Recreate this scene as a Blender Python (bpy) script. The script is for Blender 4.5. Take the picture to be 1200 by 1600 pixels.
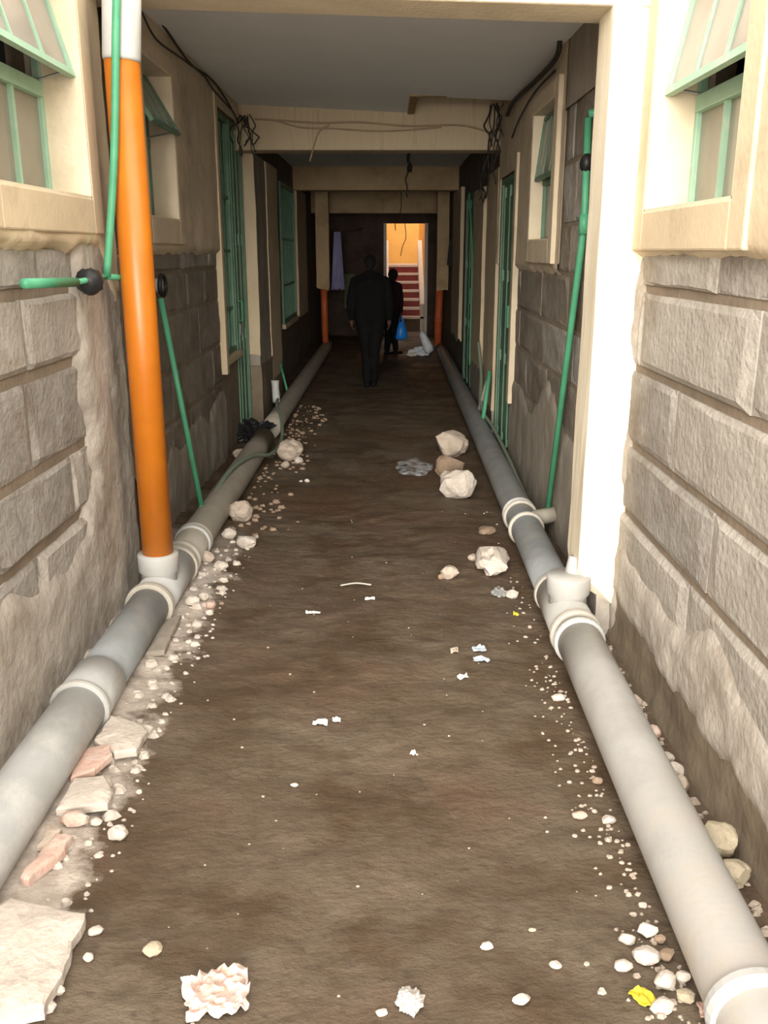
import bpy, bmesh, math, random
from mathutils import Vector, Matrix, noise
random.seed(7)
for o in list(bpy.data.objects): bpy.data.objects.remove(o, do_unlink=True)
scene = bpy.context.scene
C = scene.collection
# ------------------------------------------------------------ camera, sky, light, exposure
FPX, CH = 1400.0, 1.75
PITCH = math.atan(408 / FPX); YAW = math.atan(4 / FPX * math.cos(PITCH))
cd = bpy.data.cameras.new('camera'); cam = bpy.data.objects.new('camera', cd); C.objects.link(cam)
cd.sensor_fit = 'VERTICAL'; cd.sensor_height = 36.0; cd.sensor_width = 27.0; cd.lens = FPX * 36 / 1600
cd.clip_start = 0.05; cd.clip_end = 200
cam.location = (0, 0, CH); cam.rotation_euler = (math.pi / 2 - PITCH, 0, YAW)
scene.camera = cam
w = bpy.data.worlds.new('sky'); scene.world = w; w.use_nodes = True
bg = w.node_tree.nodes['Background']; bg.inputs[0].default_value = (1.0, 0.97, 0.925, 1); bg.inputs[1].default_value = 1.0
sd = bpy.data.lights.new('sun', 'SUN'); sd.energy = 2.0; sd.angle = math.radians(40); sd.color = (1.0, 0.95, 0.86)
sun = bpy.data.objects.new('sun', sd); C.objects.link(sun)
sun.rotation_euler = Vector((0.12, 0.95, -0.20)).to_track_quat('-Z', 'Y').to_euler()
vs = scene.view_settings
vs.view_transform = 'Standard'; vs.look = 'None'; vs.gamma = 1.0; vs.use_curve_mapping = False
vs.exposure = 2.1
# ------------------------------------------------------------ photo pixel -> point on a known plane
_c, _s = math.cos(PITCH), math.sin(PITCH)
def ray(x, y):
    vx = (x - 600) / FPX; vy = (800 - y) / FPX
    d = Vector((vx, _c + vy * _s, -_s + vy * _c)); d.rotate(Matrix.Rotation(YAW, 3, 'Z')); return d
def G(x, y, z=0.0):
    d = ray(x, y); t = (z - CH) / d.z; return Vector((d.x * t, d.y * t, z))
def PX(x, y, X):
    d = ray(x, y); t = X / d.x; return Vector((X, d.y * t, CH + d.z * t))
def PY(x, y, Y):
    d = ray(x, y); t = Y / d.y; return Vector((d.x * t, Y, CH + d.z * t))
# ------------------------------------------------------------ materials
M = {}
def mat(name, c1, c2=None, scale=4.0, rough=0.8, bump=0.0, bscale=None, c3=None, s3=1.5, t3=(0.55, 0.7), spec=0.3, detail=6, stretch=(1, 1, 1), metal=0.0, rvar=0.0):
    m = bpy.data.materials.new(name); m.use_nodes = True; nt = m.node_tree; N = nt.nodes; L = nt.links
    b = N['Principled BSDF']; b.inputs['Roughness'].default_value = rough; b.inputs['Metallic'].default_value = metal
    b.inputs['Specular IOR Level'].default_value = spec
    M[name] = m
    if c2 is None:
        c2 = tuple(v * 0.8 for v in c1)
    g = N.new('ShaderNodeNewGeometry'); mp = N.new('ShaderNodeMapping'); mp.inputs['Scale'].default_value = stretch
    L.new(g.outputs['Position'], mp.inputs['Vector'])
    n = N.new('ShaderNodeTexNoise'); n.inputs['Scale'].default_value = scale; n.inputs['Detail'].default_value = detail; n.inputs['Roughness'].default_value = 0.62
    L.new(mp.outputs[0], n.inputs['Vector'])
    r = N.new('ShaderNodeValToRGB'); r.color_ramp.elements[0].position = 0.35; r.color_ramp.elements[1].position = 0.65
    r.color_ramp.elements[0].color = (*c2, 1); r.color_ramp.elements[1].color = (*c1, 1)
    L.new(n.outputs['Fac'], r.inputs[0]); col = r.outputs[0]
    if c3:
        n3 = N.new('ShaderNodeTexNoise'); n3.inputs['Scale'].default_value = s3; n3.inputs['Detail'].default_value = 8; n3.inputs['Roughness'].default_value = 0.7
        L.new(mp.outputs[0], n3.inputs['Vector'])
        r3 = N.new('ShaderNodeMapRange'); r3.inputs[1].default_value = t3[0]; r3.inputs[2].default_value = t3[1]
        L.new(n3.outputs['Fac'], r3.inputs[0])
        mx = N.new('ShaderNodeMix'); mx.data_type = 'RGBA'; mx.inputs[7].default_value = (*c3, 1)
        L.new(r3.outputs[0], mx.inputs[0]); L.new(col, mx.inputs[6]); col = mx.outputs[2]
    L.new(col, b.inputs['Base Color'])
    if rvar:
        rr = N.new('ShaderNodeMapRange'); rr.inputs[1].default_value = 0.35; rr.inputs[2].default_value = 0.7; rr.inputs[3].default_value = rough - rvar; rr.inputs[4].default_value = rough + rvar
        L.new(n.outputs['Fac'], rr.inputs[0]); L.new(rr.outputs[0], b.inputs['Roughness'])
    if bump:
        nb = N.new('ShaderNodeTexNoise'); nb.inputs['Scale'].default_value = bscale or scale * 6; nb.inputs['Detail'].default_value = 6
        L.new(mp.outputs[0], nb.inputs['Vector'])
        bp = N.new('ShaderNodeBump'); bp.inputs['Strength'].default_value = bump; bp.inputs['Distance'].default_value = 0.01
        L.new(nb.outputs['Fac'], bp.inputs['Height']); L.new(bp.outputs[0], b.inputs['Normal'])
    return m
mat('paint', (0.60, 0.485, 0.33), (0.52, 0.415, 0.28), 3, 0.75, 0.25, 40, c3=(0.42, 0.33, 0.22), s3=2.2, t3=(0.58, 0.75))
mat('paint_wall', (0.62, 0.515, 0.375), (0.52, 0.43, 0.31), 3, 0.8, 0.4, 30, c3=(0.33, 0.27, 0.2), s3=2.0, t3=(0.52, 0.72))
mat('paint_pale', (0.72, 0.62, 0.46), (0.64, 0.54, 0.39), 5, 0.75, 0.3, 40, c3=(0.55, 0.44, 0.3), s3=3, t3=(0.6, 0.8))
mat('plaster_white', (0.78, 0.70, 0.55), (0.68, 0.585, 0.43), 3, 0.7, 0.2, 50, stretch=(3, 3, 0.5))
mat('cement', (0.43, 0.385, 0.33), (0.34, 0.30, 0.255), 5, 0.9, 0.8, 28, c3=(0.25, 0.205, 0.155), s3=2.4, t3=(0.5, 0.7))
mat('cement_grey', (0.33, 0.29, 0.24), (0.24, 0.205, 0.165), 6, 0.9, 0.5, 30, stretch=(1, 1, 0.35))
mat('cement_damp', (0.22, 0.175, 0.12), (0.15, 0.115, 0.08), 4, 0.85, 0.6, 26)
mat('mortar', (0.245, 0.19, 0.138), (0.18, 0.14, 0.1), 6, 0.95, 0.5, 30)
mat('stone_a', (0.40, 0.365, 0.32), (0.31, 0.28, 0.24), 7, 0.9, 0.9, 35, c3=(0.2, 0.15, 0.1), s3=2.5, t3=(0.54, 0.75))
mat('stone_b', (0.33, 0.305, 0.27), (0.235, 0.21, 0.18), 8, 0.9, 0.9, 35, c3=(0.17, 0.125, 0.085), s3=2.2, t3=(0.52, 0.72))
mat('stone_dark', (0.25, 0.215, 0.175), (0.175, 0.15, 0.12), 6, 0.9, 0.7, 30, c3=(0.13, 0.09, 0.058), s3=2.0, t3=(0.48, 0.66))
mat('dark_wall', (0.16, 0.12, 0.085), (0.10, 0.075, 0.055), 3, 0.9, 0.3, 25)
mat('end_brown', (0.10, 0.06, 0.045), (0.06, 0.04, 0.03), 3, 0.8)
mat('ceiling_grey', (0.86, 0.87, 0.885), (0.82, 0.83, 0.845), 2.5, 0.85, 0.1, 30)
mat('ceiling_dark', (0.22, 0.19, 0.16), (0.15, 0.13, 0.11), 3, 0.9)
mat('brown_stain', (0.36, 0.24, 0.12), (0.27, 0.18, 0.09), 3, 0.85)
mat('green_pale', (0.34, 0.52, 0.38), (0.28, 0.44, 0.32), 8, 0.55, 0.1, 50, c3=(0.5, 0.55, 0.44), s3=6, t3=(0.55, 0.75))
mat('green_door', (0.15, 0.27, 0.18), (0.11, 0.2, 0.135), 5, 0.5, 0.1, 40, c3=(0.2, 0.22, 0.15), s3=5, t3=(0.6, 0.8))
mat('green_pipe', (0.085, 0.32, 0.175), (0.065, 0.265, 0.145), 9, 0.45)
mat('green_hose', (0.17, 0.24, 0.17), (0.23, 0.24, 0.19), 9, 0.6)
mat('orange_pvc', (0.50, 0.150, 0.009), (0.44, 0.125, 0.007), 6, 0.38, spec=0.5)
mat('orange_far', (0.55, 0.12, 0.035), (0.42, 0.09, 0.03), 6, 0.45)
mat('pvc_grey', (0.41, 0.40, 0.38), (0.34, 0.325, 0.30), 6, 0.55, 0.1, 60, c3=(0.36, 0.31, 0.25), s3=3, t3=(0.5, 0.72))
mat('pvc_dark', (0.25, 0.265, 0.27), (0.20, 0.205, 0.2), 5, 0.5, 0.1, 60, c3=(0.33, 0.29, 0.24), s3=4, t3=(0.5, 0.72))
mat('pvc_light', (0.48, 0.48, 0.465), (0.41, 0.405, 0.385), 6, 0.5, c3=(0.42, 0.37, 0.3), s3=5, t3=(0.55, 0.75))
mat('pvc_worn', (0.42, 0.42, 0.41), (0.35, 0.35, 0.335), 5, 0.55, 0.1, 60, c3=(0.58, 0.56, 0.52), s3=3.2, t3=(0.5, 0.68), stretch=(1, 0.7, 1))
mat('pvc_dusty', (0.36, 0.325, 0.27), (0.29, 0.26, 0.215), 6, 0.7, 0.1, 60)
mat('ring_pale', (0.46, 0.42, 0.36), (0.38, 0.345, 0.29), 9, 0.7)
mat('black_rubber', (0.02, 0.02, 0.021), (0.012, 0.012, 0.012), 9, 0.45)
mat('cable', (0.05, 0.043, 0.037), (0.03, 0.027, 0.025), 9, 0.7)
mat('cable_beige', (0.40, 0.30, 0.19), (0.33, 0.25, 0.16), 9, 0.7)
mat('rock', (0.46, 0.38, 0.31), (0.35, 0.285, 0.225), 14, 0.9, 0.5, 60)
mat('rock_pale', (0.55, 0.485, 0.42), (0.43, 0.37, 0.315), 14, 0.9, 0.5, 60)
mat('rock_brown', (0.30, 0.215, 0.15), (0.22, 0.155, 0.105), 12, 0.9, 0.5, 60)
mat('rock_yellow', (0.42, 0.355, 0.255), (0.34, 0.285, 0.2), 12, 0.9, 0.4, 60)
mat('brick_pink', (0.55, 0.36, 0.29), (0.45, 0.31, 0.25), 12, 0.9, 0.5, 60, c3=(0.55, 0.47, 0.4), s3=9, t3=(0.5, 0.7))
mat('paper', (0.74, 0.70, 0.64), (0.62, 0.57, 0.51), 20, 0.7)
mat('wrapper', (0.62, 0.53, 0.48), (0.55, 0.36, 0.28), 22, 0.5)
mat('foil', (0.72, 0.70, 0.66), (0.5, 0.47, 0.43), 25, 0.35, metal=0.4)
mat('blue_scrap', (0.45, 0.5, 0.55), (0.36, 0.4, 0.45), 20, 0.5)
mat('white_bag', (0.75, 0.78, 0.82), (0.6, 0.63, 0.68), 16, 0.35)
mat('leaf_yellow', (0.65, 0.52, 0.03), (0.5, 0.38, 0.04), 20, 0.6)
mat('blue_bag', (0.02, 0.30, 0.92), (0.015, 0.22, 0.8), 12, 0.35)
mat('cloth_black', (0.010, 0.0095, 0.010), (0.007, 0.007, 0.007), 12, 0.9, spec=0.1)
mat('cloth_maroon', (0.022, 0.010, 0.012), (0.016, 0.008, 0.009), 12, 0.9, spec=0.1)
mat('skin', (0.09, 0.045, 0.028), (0.075, 0.038, 0.024), 10, 0.6)
mat('hair', (0.012, 0.010, 0.009), (0.008, 0.007, 0.006), 30, 0.9, 0.5, 120)
mat('cloth_violet', (0.36, 0.34, 0.55), (0.3, 0.28, 0.47), 6, 0.9)
mat('cloth_olive', (0.22, 0.25, 0.14), (0.17, 0.19, 0.11), 6, 0.9)
mat('cloth_dark', (0.045, 0.045, 0.04), (0.03, 0.03, 0.028), 6, 0.9)
mat('yellow_wall', (0.80, 0.50, 0.15), (0.72, 0.44, 0.125), 2.5, 0.8)
mat('tile_red', (0.26, 0.035, 0.03), (0.2, 0.03, 0.026), 5, 0.5)
mat('nosing_white', (0.75, 0.66, 0.60), (0.66, 0.57, 0.52), 5, 0.6)
mat('stair_white', (0.74, 0.68, 0.6), (0.66, 0.6, 0.52), 5, 0.7)
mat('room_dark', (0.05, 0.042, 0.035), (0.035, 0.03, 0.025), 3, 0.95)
mat('wet_painted_glints', (0.55, 0.56, 0.58), (0.06, 0.05, 0.045), 16, 0.12, 0.8, 40, spec=0.7)  # pale noise over dark: glints painted into the base colour
mat('paint_streak', (0.60, 0.485, 0.33), (0.52, 0.415, 0.28), 3, 0.75, 0.2, 40, c3=(0.30, 0.215, 0.125), s3=3.0, t3=(0.5, 0.72), stretch=(4, 1, 0.35))
mat('bounce_concrete', (0.68, 0.64, 0.58), (0.6, 0.56, 0.5), 2, 0.9)  # kept pale so the unseen apron bounces light up
mat('paint_brown', (0.52, 0.375, 0.215), (0.44, 0.31, 0.175), 3, 0.8, 0.2, 40, c3=(0.33, 0.22, 0.12), s3=2, t3=(0.5, 0.7))
mat('metal_grey', (0.35, 0.35, 0.34), (0.25, 0.25, 0.24), 14, 0.4, metal=0.5)
# dusty window glass: a grimy film over glass
def glass(name, film, k):
    m = bpy.data.materials.new(name); m.use_nodes = True; nt = m.node_tree; N = nt.nodes; L = nt.links
    b = N['Principled BSDF']; b.inputs['Roughness'].default_value = 0.25
    n = N.new('ShaderNodeTexNoise'); n.inputs['Scale'].default_value = 3.5; n.inputs['Detail'].default_value = 6
    g = N.new('ShaderNodeNewGeometry'); L.new(g.outputs['Position'], n.inputs['Vector'])
    r = N.new('ShaderNodeValToRGB'); r.color_ramp.elements[0].color = (*[v * 0.72 for v in film], 1); r.color_ramp.elements[1].color = (*film, 1)
    r.color_ramp.elements[0].position = 0.3; r.color_ramp.elements[1].position = 0.7
    L.new(n.outputs['Fac'], r.inputs[0]); L.new(r.outputs[0], b.inputs['Base Color'])
    b.inputs['Transmission Weight'].default_value = k
    M[name] = m
glass('dusty_glass', (0.36, 0.33, 0.26), 0.25)
glass('sash_glass', (0.46, 0.42, 0.37), 0.3)
# ------------------------------------------------------------ object helpers
def tag(o, label=None, cat=None, group=None, kind=None):
    if label: o['label'] = label
    if cat: o['category'] = cat
    if group: o['group'] = group
    if kind: o['kind'] = kind
    return o
def empty(name, loc, label=None, cat=None, group=None, kind=None):
    o = bpy.data.objects.new(name, None); C.objects.link(o); o.location = loc; o.empty_display_size = 0.1
    return tag(o, label, cat, group, kind)
def wloc(o):
    v = Vector((0, 0, 0))
    while o is not None: v = v + o.location; o = o.parent
    return v
class MB:
    def __init__(s): s.v = []; s.f = []
    def quad(s, a, b, c, d):
        i = len(s.v); s.v += [Vector(a), Vector(b), Vector(c), Vector(d)]; s.f.append((i, i + 1, i + 2, i + 3))
    def hexa(s, p):       # 8 corners: bottom 4 (ccw), top 4
        i = len(s.v); s.v += [Vector(q) for q in p]
        s.f += [tuple(i + k for k in q) for q in ((3, 2, 1, 0), (4, 5, 6, 7), (0, 1, 5, 4), (1, 2, 6, 5), (2, 3, 7, 6), (3, 0, 4, 7))]
        return s
    def box(s, x0, x1, y0, y1, z0, z1):
        if x0 > x1: x0, x1 = x1, x0
        return s.hexa([(x0, y0, z0), (x1, y0, z0), (x1, y1, z0), (x0, y1, z0), (x0, y0, z1), (x1, y0, z1), (x1, y1, z1), (x0, y1, z1)])
    def bar(s, a, b, wx, wy, up=(0, 0, 1)):      # rectangular bar from a to b
        a = Vector(a); b = Vector(b); d = (b - a).normalized(); u = Vector(up)
        if abs(d.dot(u)) > 0.95: u = Vector((0, 1, 0))
        p = d.cross(u).normalized() * wx / 2; q = p.cross(d).normalized() * wy / 2
        return s.hexa([a - p - q, a + p - q, a + p + q, a - p + q, b - p - q, b + p - q, b + p + q, b - p + q])
    def tube(s, pts, r, n=12, caps=True):
        pts = [Vector(p) for p in pts]; rs = r if isinstance(r, (list, tuple)) else [r] * len(pts)
        i0 = len(s.v); u = None
        for k, p in enumerate(pts):
            d = (pts[min(k + 1, len(pts) - 1)] - pts[max(k - 1, 0)])
            if d.length < 1e-7: d = Vector((0, 0, 1))
            d.normalize()
            if u is None: u = d.orthogonal().normalized()
            u = (u - d * u.dot(d))
            if u.length < 1e-5: u = d.orthogonal()
            u.normalize(); vv = d.cross(u)
            for j in range(n):
                a = 2 * math.pi * j / n; s.v.append(p + (u * math.cos(a) + vv * math.sin(a)) * rs[k])
        for k in range(len(pts) - 1):
            for j in range(n):
                a = i0 + k * n + j; b = i0 + k * n + (j + 1) % n; s.f.append((a, b, b + n, a + n))
        if caps:
            s.f.append(tuple(i0 + j for j in reversed(range(n)))); e = i0 + (len(pts) - 1) * n; s.f.append(tuple(e + j for j in range(n)))
        return s
    def ico(s, c, r, sub=2, fn=None, sc=(1, 1, 1)):
        bm = bmesh.new(); bmesh.ops.create_icosphere(bm, subdivisions=sub, radius=1.0)
        i = len(s.v); bm.verts.index_update()
        for v in bm.verts:
            k = fn(v.co) if fn else 1.0
            s.v.append(Vector((c[0] + v.co.x * r * k * sc[0], c[1] + v.co.y * r * k * sc[1], c[2] + v.co.z * r * k * sc[2])))
        for f in bm.faces: s.f.append(tuple(i + v.index for v in f.verts))
        bm.free(); return s
    def build(s, name, m, parent=None, smooth=False, bevel=0.0):
        me = bpy.data.meshes.new(name)
        off = wloc(parent) if parent is not None else Vector((0, 0, 0))
        me.from_pydata([tuple(v - off) for v in s.v], [], s.f); me.update()
        me.materials.append(M[m] if isinstance(m, str) else m)
        if smooth:
            for p in me.polygons: p.use_smooth = True
        o = bpy.data.objects.new(name, me); C.objects.link(o); o.parent = parent
        if bevel:
            bv = o.modifiers.new('bevel', 'BEVEL'); bv.width = bevel; bv.segments = 2; bv.limit_method = 'ANGLE'
        return o
def smooth_path(pts, n=8):
    pts = [Vector(p) for p in pts]; out = []
    for i in range(len(pts) - 1):
        p0 = pts[max(i - 1, 0)]; p1 = pts[i]; p2 = pts[i + 1]; p3 = pts[min(i + 2, len(pts) - 1)]
        for k in range(n):
            t = k / n
            out.append(0.5 * ((2 * p1) + (-p0 + p2) * t + (2 * p0 - 5 * p1 + 4 * p2 - p3) * t * t + (-p0 + 3 * p1 - 3 * p2 + p3) * t ** 3))
    out.append(pts[-1]); return out
def fbm(x, y, z=0.0, o=4):
    return noise.fractal(Vector((x, y, z)), 0.9, 2.1, o)
# ------------------------------------------------------------ floor
XL, XR = -1.34, 1.08          # faces of the near walls
XL2 = -1.40                   # the left wall further in
def floor_h(x, y):
    h = 0.018 * fbm(x * 1.3, y * 1.3, 3.1, 3) + 0.015 * (0.5 - abs(fbm(x * 2.6 + 0.3 * y, y * 4.2, 9.0, 4))) + 0.005 * fbm(x * 9, y * 13, 5.0, 4)
    edge = max(0.0, -0.75 - x) * 0.10
    return h + edge * (1.0 if y < 6 else max(0, 1 - (y - 6) / 4)) * (0.8 + 0.5 * fbm(x * 6, y * 6, 1.0))
def make_floor():
    xs = [-1.62 + i * 0.02 for i in range(int((1.34 + 1.62) / 0.02) + 1)]
    ys = []; y = -0.5
    while y < 24.5:
        ys.append(y); y += 0.022 if 0.9 < y < 6 else (0.05 if y < 12 else 0.12)
    V = [(x, y, floor_h(x, y)) for y in ys for x in xs]; n = len(xs)
    Fc = [(j * n + i, j * n + i + 1, (j + 1) * n + i + 1, (j + 1) * n + i) for j in range(len(ys) - 1) for i in range(n - 1)]
    m = bpy.data.materials.new('mud'); m.use_nodes = True; nt = m.node_tree; N = nt.nodes; L = nt.links; b = N['Principled BSDF']
    g = N.new('ShaderNodeNewGeometry')
    def nz(scale, det=6, st=(1, 1, 1)):
        mp = N.new('ShaderNodeMapping'); mp.inputs['Scale'].default_value = st; L.new(g.outputs['Position'], mp.inputs[0])
        t = N.new('ShaderNodeTexNoise'); t.inputs['Scale'].default_value = scale; t.inputs['Detail'].default_value = det; t.inputs['Roughness'].default_value = 0.65
        L.new(mp.outputs[0], t.inputs['Vector']); return t.outputs['Fac']
    def mr(src, a, bb, c=0.0, d=1.0):
        r = N.new('ShaderNodeMapRange'); r.inputs[1].default_value = a; r.inputs[2].default_value = bb; r.inputs[3].default_value = c; r.inputs[4].default_value = d
        L.new(src, r.inputs[0]); return r.outputs[0]
    def mix(f, a, bb):
        x = N.new('ShaderNodeMix'); x.data_type = 'RGBA'; L.new(f, x.inputs[0])
        for k, q in ((6, a), (7, bb)):
            if isinstance(q, tuple): x.inputs[k].default_value = (*q, 1)
            else: L.new(q, x.inputs[k])
        return x.outputs[2]
    def mth(op, a, bb):
        x = N.new('ShaderNodeMath'); x.operation = op
        for k, q in ((0, a), (1, bb)):
            if isinstance(q, float): x.inputs[k].default_value = q
            else: L.new(q, x.inputs[k])
        return x.outputs[0]
    sep = N.new('ShaderNodeSeparateXYZ'); L.new(g.outputs['Position'], sep.inputs[0])
    base = mix(mr(nz(2.2), 0.38, 0.62), (0.078, 0.049, 0.027), (0.138, 0.106, 0.074))
    red = mix(mth('MULTIPLY', mr(nz(1.1), 0.5, 0.66), 0.75), base, (0.085, 0.036, 0.017))
    fine = mix(mr(nz(26, 4, (1, 1.6, 1)), 0.54, 0.70, 0.0, 0.7), red, (0.06, 0.043, 0.029))
    # dry dusty strip beside the left wall
    xx = mth('ADD', sep.outputs['X'], mth('MULTIPLY', mth('SUBTRACT', nz(5, 7), 0.5), 0.55))
    dry = mth('MULTIPLY', mr(xx, -0.86, -0.94), mr(sep.outputs['Y'], 5.6, 4.6))
    dusty = mix(mr(nz(11, 6), 0.4, 0.62), (0.36, 0.305, 0.255), (0.52, 0.45, 0.385))
    col = mix(dry, fine, dusty)
    L.new(col, b.inputs['Base Color'])
    rg = mr(nz(1.7, 5), 0.4, 0.62, 0.5, 0.75)
    rg2 = N.new('ShaderNodeMix'); rg2.data_type = 'FLOAT'; L.new(dry, rg2.inputs[0]); L.new(rg, rg2.inputs[2]); rg2.inputs[3].default_value = 0.95
    L.new(rg2.outputs[0], b.inputs['Roughness']); b.inputs['Specular IOR Level'].default_value = 0.3
    bp = N.new('ShaderNodeBump'); bp.inputs['Strength'].default_value = 0.8; bp.inputs['Distance'].default_value = 0.018
    L.new(nz(22, 8, (1, 1.5, 1)), bp.inputs['Height']); L.new(bp.outputs[0], b.inputs['Normal'])
    M['mud'] = m
    mb = MB(); mb.v = [Vector(v) for v in V]; mb.f = Fc
    o = mb.build('floor', 'mud', smooth=True)
    tag(o, 'uneven brown dirt floor of the passage with a dusty pale strip on the left', 'floor', kind='structure')
    MB().box(-12, 12, -18, 0.2, -0.3, 0.03).box(-1.3, 1.06, 0.2, 1.0, -0.3, 0.03).build('bounce_apron', 'bounce_concrete', o)  # unseen pale ground, added and run forward to bounce light onto the ceiling
    return o
FLOOR = make_floor()
# ------------------------------------------------------------ walls
def wall_boxes(mb, sg, X, th, Y0, Y1, Z1, ops, z0=-0.1):
    cuts = sorted(set([Y0, Y1] + [v for o in ops for v in o[:2] if Y0 < v < Y1]))
    xo = X + sg * th
    for a, b in zip(cuts[:-1], cuts[1:]):
        h = [o for o in ops if o[0] <= a + 1e-6 and o[1] >= b - 1e-6]
        if not h: mb.box(X, xo, a, b, z0, Z1)
        else:
            o = h[0]
            if o[2] > z0: mb.box(X, xo, a, b, z0, o[2])
            if o[3] < Z1: mb.box(X, xo, a, b, o[3], Z1)
    return mb
def field(name, m, parent, sg, X, Y0, Y1, z0, z1, fn, step=0.022):
    """relief layer on a side wall: fn(Y, z) -> how far it stands proud of X towards the passage, or None"""
    ny = int((Y1 - Y0) / step) + 1; nz = int((z1 - z0) / step) + 1
    mb = MB(); idx = {}
    for j in range(nz + 1):
        for i in range(ny + 1):
            Y = Y0 + (Y1 - Y0) * i / ny; z = z0 + (z1 - z0) * j / nz
            d = fn(Y, z)
            if d is None: continue
            idx[i, j] = len(mb.v); mb.v.append(Vector((X - sg * d, Y, z)))
    for j in range(nz):
        for i in range(ny):
            k = [(i, j), (i + 1, j), (i + 1, j + 1), (i, j + 1)]
            if all(q in idx for q in k):
                f = tuple(idx[q] for q in k); mb.f.append(f if sg > 0 else f[::-1])
    return mb.build(name, m, parent, smooth=True)
def blocks(parent, sg, X, Y0, Y1, courses, mats, lens=(0.36, 0.56), skip=None, proud=(0.008, 0.02), joint=0.03):
    """every dressed stone of the wall is its own piece"""
    for r in range(len(courses) - 1):
        za, zb = courses[r], courses[r + 1]
        y = Y0 - random.uniform(0, 0.25)
        while y < Y1 - 0.06:
            ln = random.uniform(*lens); a = max(y, Y0) + joint / 2; b = min(y + ln, Y1) - joint / 2; y += ln
            if b - a < 0.05: continue
            a -= joint * 0.32; b += joint * 0.32
            if skip and skip((a + b) / 2, (za + zb) / 2): continue
            pr = random.uniform(*proud); n, k = 6, 5; mb = MB(); sd_ = random.uniform(0, 90)
            for j in range(k):
                for i in range(n):
                    u, v = i / (n - 1), j / (k - 1)
                    e = min(u, 1 - u, v, 1 - v); rim = e < 1e-6
                    d = pr * (0.45 if rim else 1.0) + (0 if rim else 0.012 * fbm(u * 3 + sd_, v * 2, sd_))
                    jy = 0.006 * fbm(u * 4, v * 4 + sd_, 1.0); jz = 0.006 * fbm(u * 4 + sd_, v * 4, 7.0)
                    uu = u if not (0 < i < n - 1) else (0.06 if i == 1 else 0.94 if i == n - 2 else u)
                    vv = v if not (0 < j < k - 1) else (0.08 if j == 1 else 0.92 if j == k - 2 else v)
                    mb.v.append(Vector((X - sg * d, a + (b - a) * uu + jy, za + joint / 2 + (zb - za - joint) * vv + jz)))
            for j in range(k - 1):
                for i in range(n - 1):
                    f = (j * n + i, j * n + i + 1, (j + 1) * n + i + 1, (j + 1) * n + i); mb.f.append(f if sg > 0 else f[::-1])
            ring = [i for i in range(n)] + [j * n + n - 1 for j in range(1, k)] + [(k - 1) * n + i for i in range(n - 2, -1, -1)] + [j * n for j in range(k - 2, 0, -1)]
            i0 = len(mb.v)
            for q in ring: mb.v.append(Vector((X + sg * 0.03, mb.v[q].y, mb.v[q].z)))
            R = len(ring)
            for q in range(R):
                f = (ring[(q + 1) % R], ring[q], i0 + q, i0 + (q + 1) % R); mb.f.append(f if sg > 0 else f[::-1])
            mb.build('stone_block', random.choice(mats), parent, smooth=False)
ZT = 3.5
WL = empty('wall_left', (XL, 0, 0), 'left side wall of the passage, stone blocks below and beige paint above', 'wall', kind='structure')
WR = empty('wall_right', (XR, 0, 0), 'right side wall of the passage, stone blocks below and beige paint above', 'wall', kind='structure')
# openings: Y0, Y1, z0, z1
W1 = (3.15, 4.14, 1.97, 2.92); W2 = (5.40, 6.12, 1.94, 2.80)
W3 = (2.82, 3.77, 1.90, 2.88); W4 = (5.95, 6.78, 1.82, 2.66)
D1W = (7.72, 8.50, 0.86, 2.86); D1 = (8.50, 9.20, 0.0, 2.86); D2 = (12.3, 14.0, 0.80, 2.62)
D3 = (7.70, 8.82, 0.0, 2.38); D4 = (11.35, 12.7, 0.0, 2.45)
wall_boxes(MB(), -1, XL, 0.26, 0.2, 4.47, ZT, [W1]).build('wall_core', 'mortar', WL)
wall_boxes(MB(), -1, XL2, 0.26, 4.82, 9.24, ZT, [W2, D1W, D1]).build('wall_core', 'mortar', WL)
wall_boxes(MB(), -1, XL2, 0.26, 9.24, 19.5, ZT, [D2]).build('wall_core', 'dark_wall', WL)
wall_boxes(MB(), 1, XR, 0.26, 0.2, 4.4, ZT, [W3]).build('wall_core', 'mortar', WR)
wall_boxes(MB(), 1, XR, 0.26, 4.4, 8.9, ZT, [W4, D3]).build('wall_core', 'mortar', WR)
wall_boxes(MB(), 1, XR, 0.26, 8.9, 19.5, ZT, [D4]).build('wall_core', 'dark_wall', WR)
MB().box(-1.66, -1.60, 4.47, 4.82, -0.1, ZT).build('chase_back', 'dark_wall', WL)
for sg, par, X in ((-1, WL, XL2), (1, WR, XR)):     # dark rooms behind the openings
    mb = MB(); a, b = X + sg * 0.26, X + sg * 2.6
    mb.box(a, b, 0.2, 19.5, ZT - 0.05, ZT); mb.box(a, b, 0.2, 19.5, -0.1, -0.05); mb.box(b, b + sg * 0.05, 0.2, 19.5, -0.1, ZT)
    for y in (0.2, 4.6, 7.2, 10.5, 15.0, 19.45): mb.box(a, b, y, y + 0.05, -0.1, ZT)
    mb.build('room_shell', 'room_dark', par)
def inside(Y, z, o, g=0.0): return o[0] - g < Y < o[1] + g and o[2] - g < z < o[3] + g
CL = [0.30, 0.65, 0.94, 1.30, 1.60, 1.78]; CR = [0.30, 0.63, 0.94, 1.27, 1.60, 1.76]
blocks(WL, -1, XL, 0.3, 4.0, CL, ['stone_a', 'stone_a', 'stone_b'], lens=(0.5, 0.85), joint=0.045)
blocks(WR, 1, XR, 0.3, 3.95, CR, ['stone_a', 'stone_b', 'stone_a'], lens=(0.8, 1.3), joint=0.035)
CL2 = [0.05, 0.38, 0.68, 1.0, 1.36, 1.62, 1.78]
blocks(WL, -1, XL2, 4.84, 7.62, CL2, ['stone_dark', 'stone_b', 'stone_dark'], lens=(0.6, 1.0), proud=(0.005, 0.014))
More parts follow.
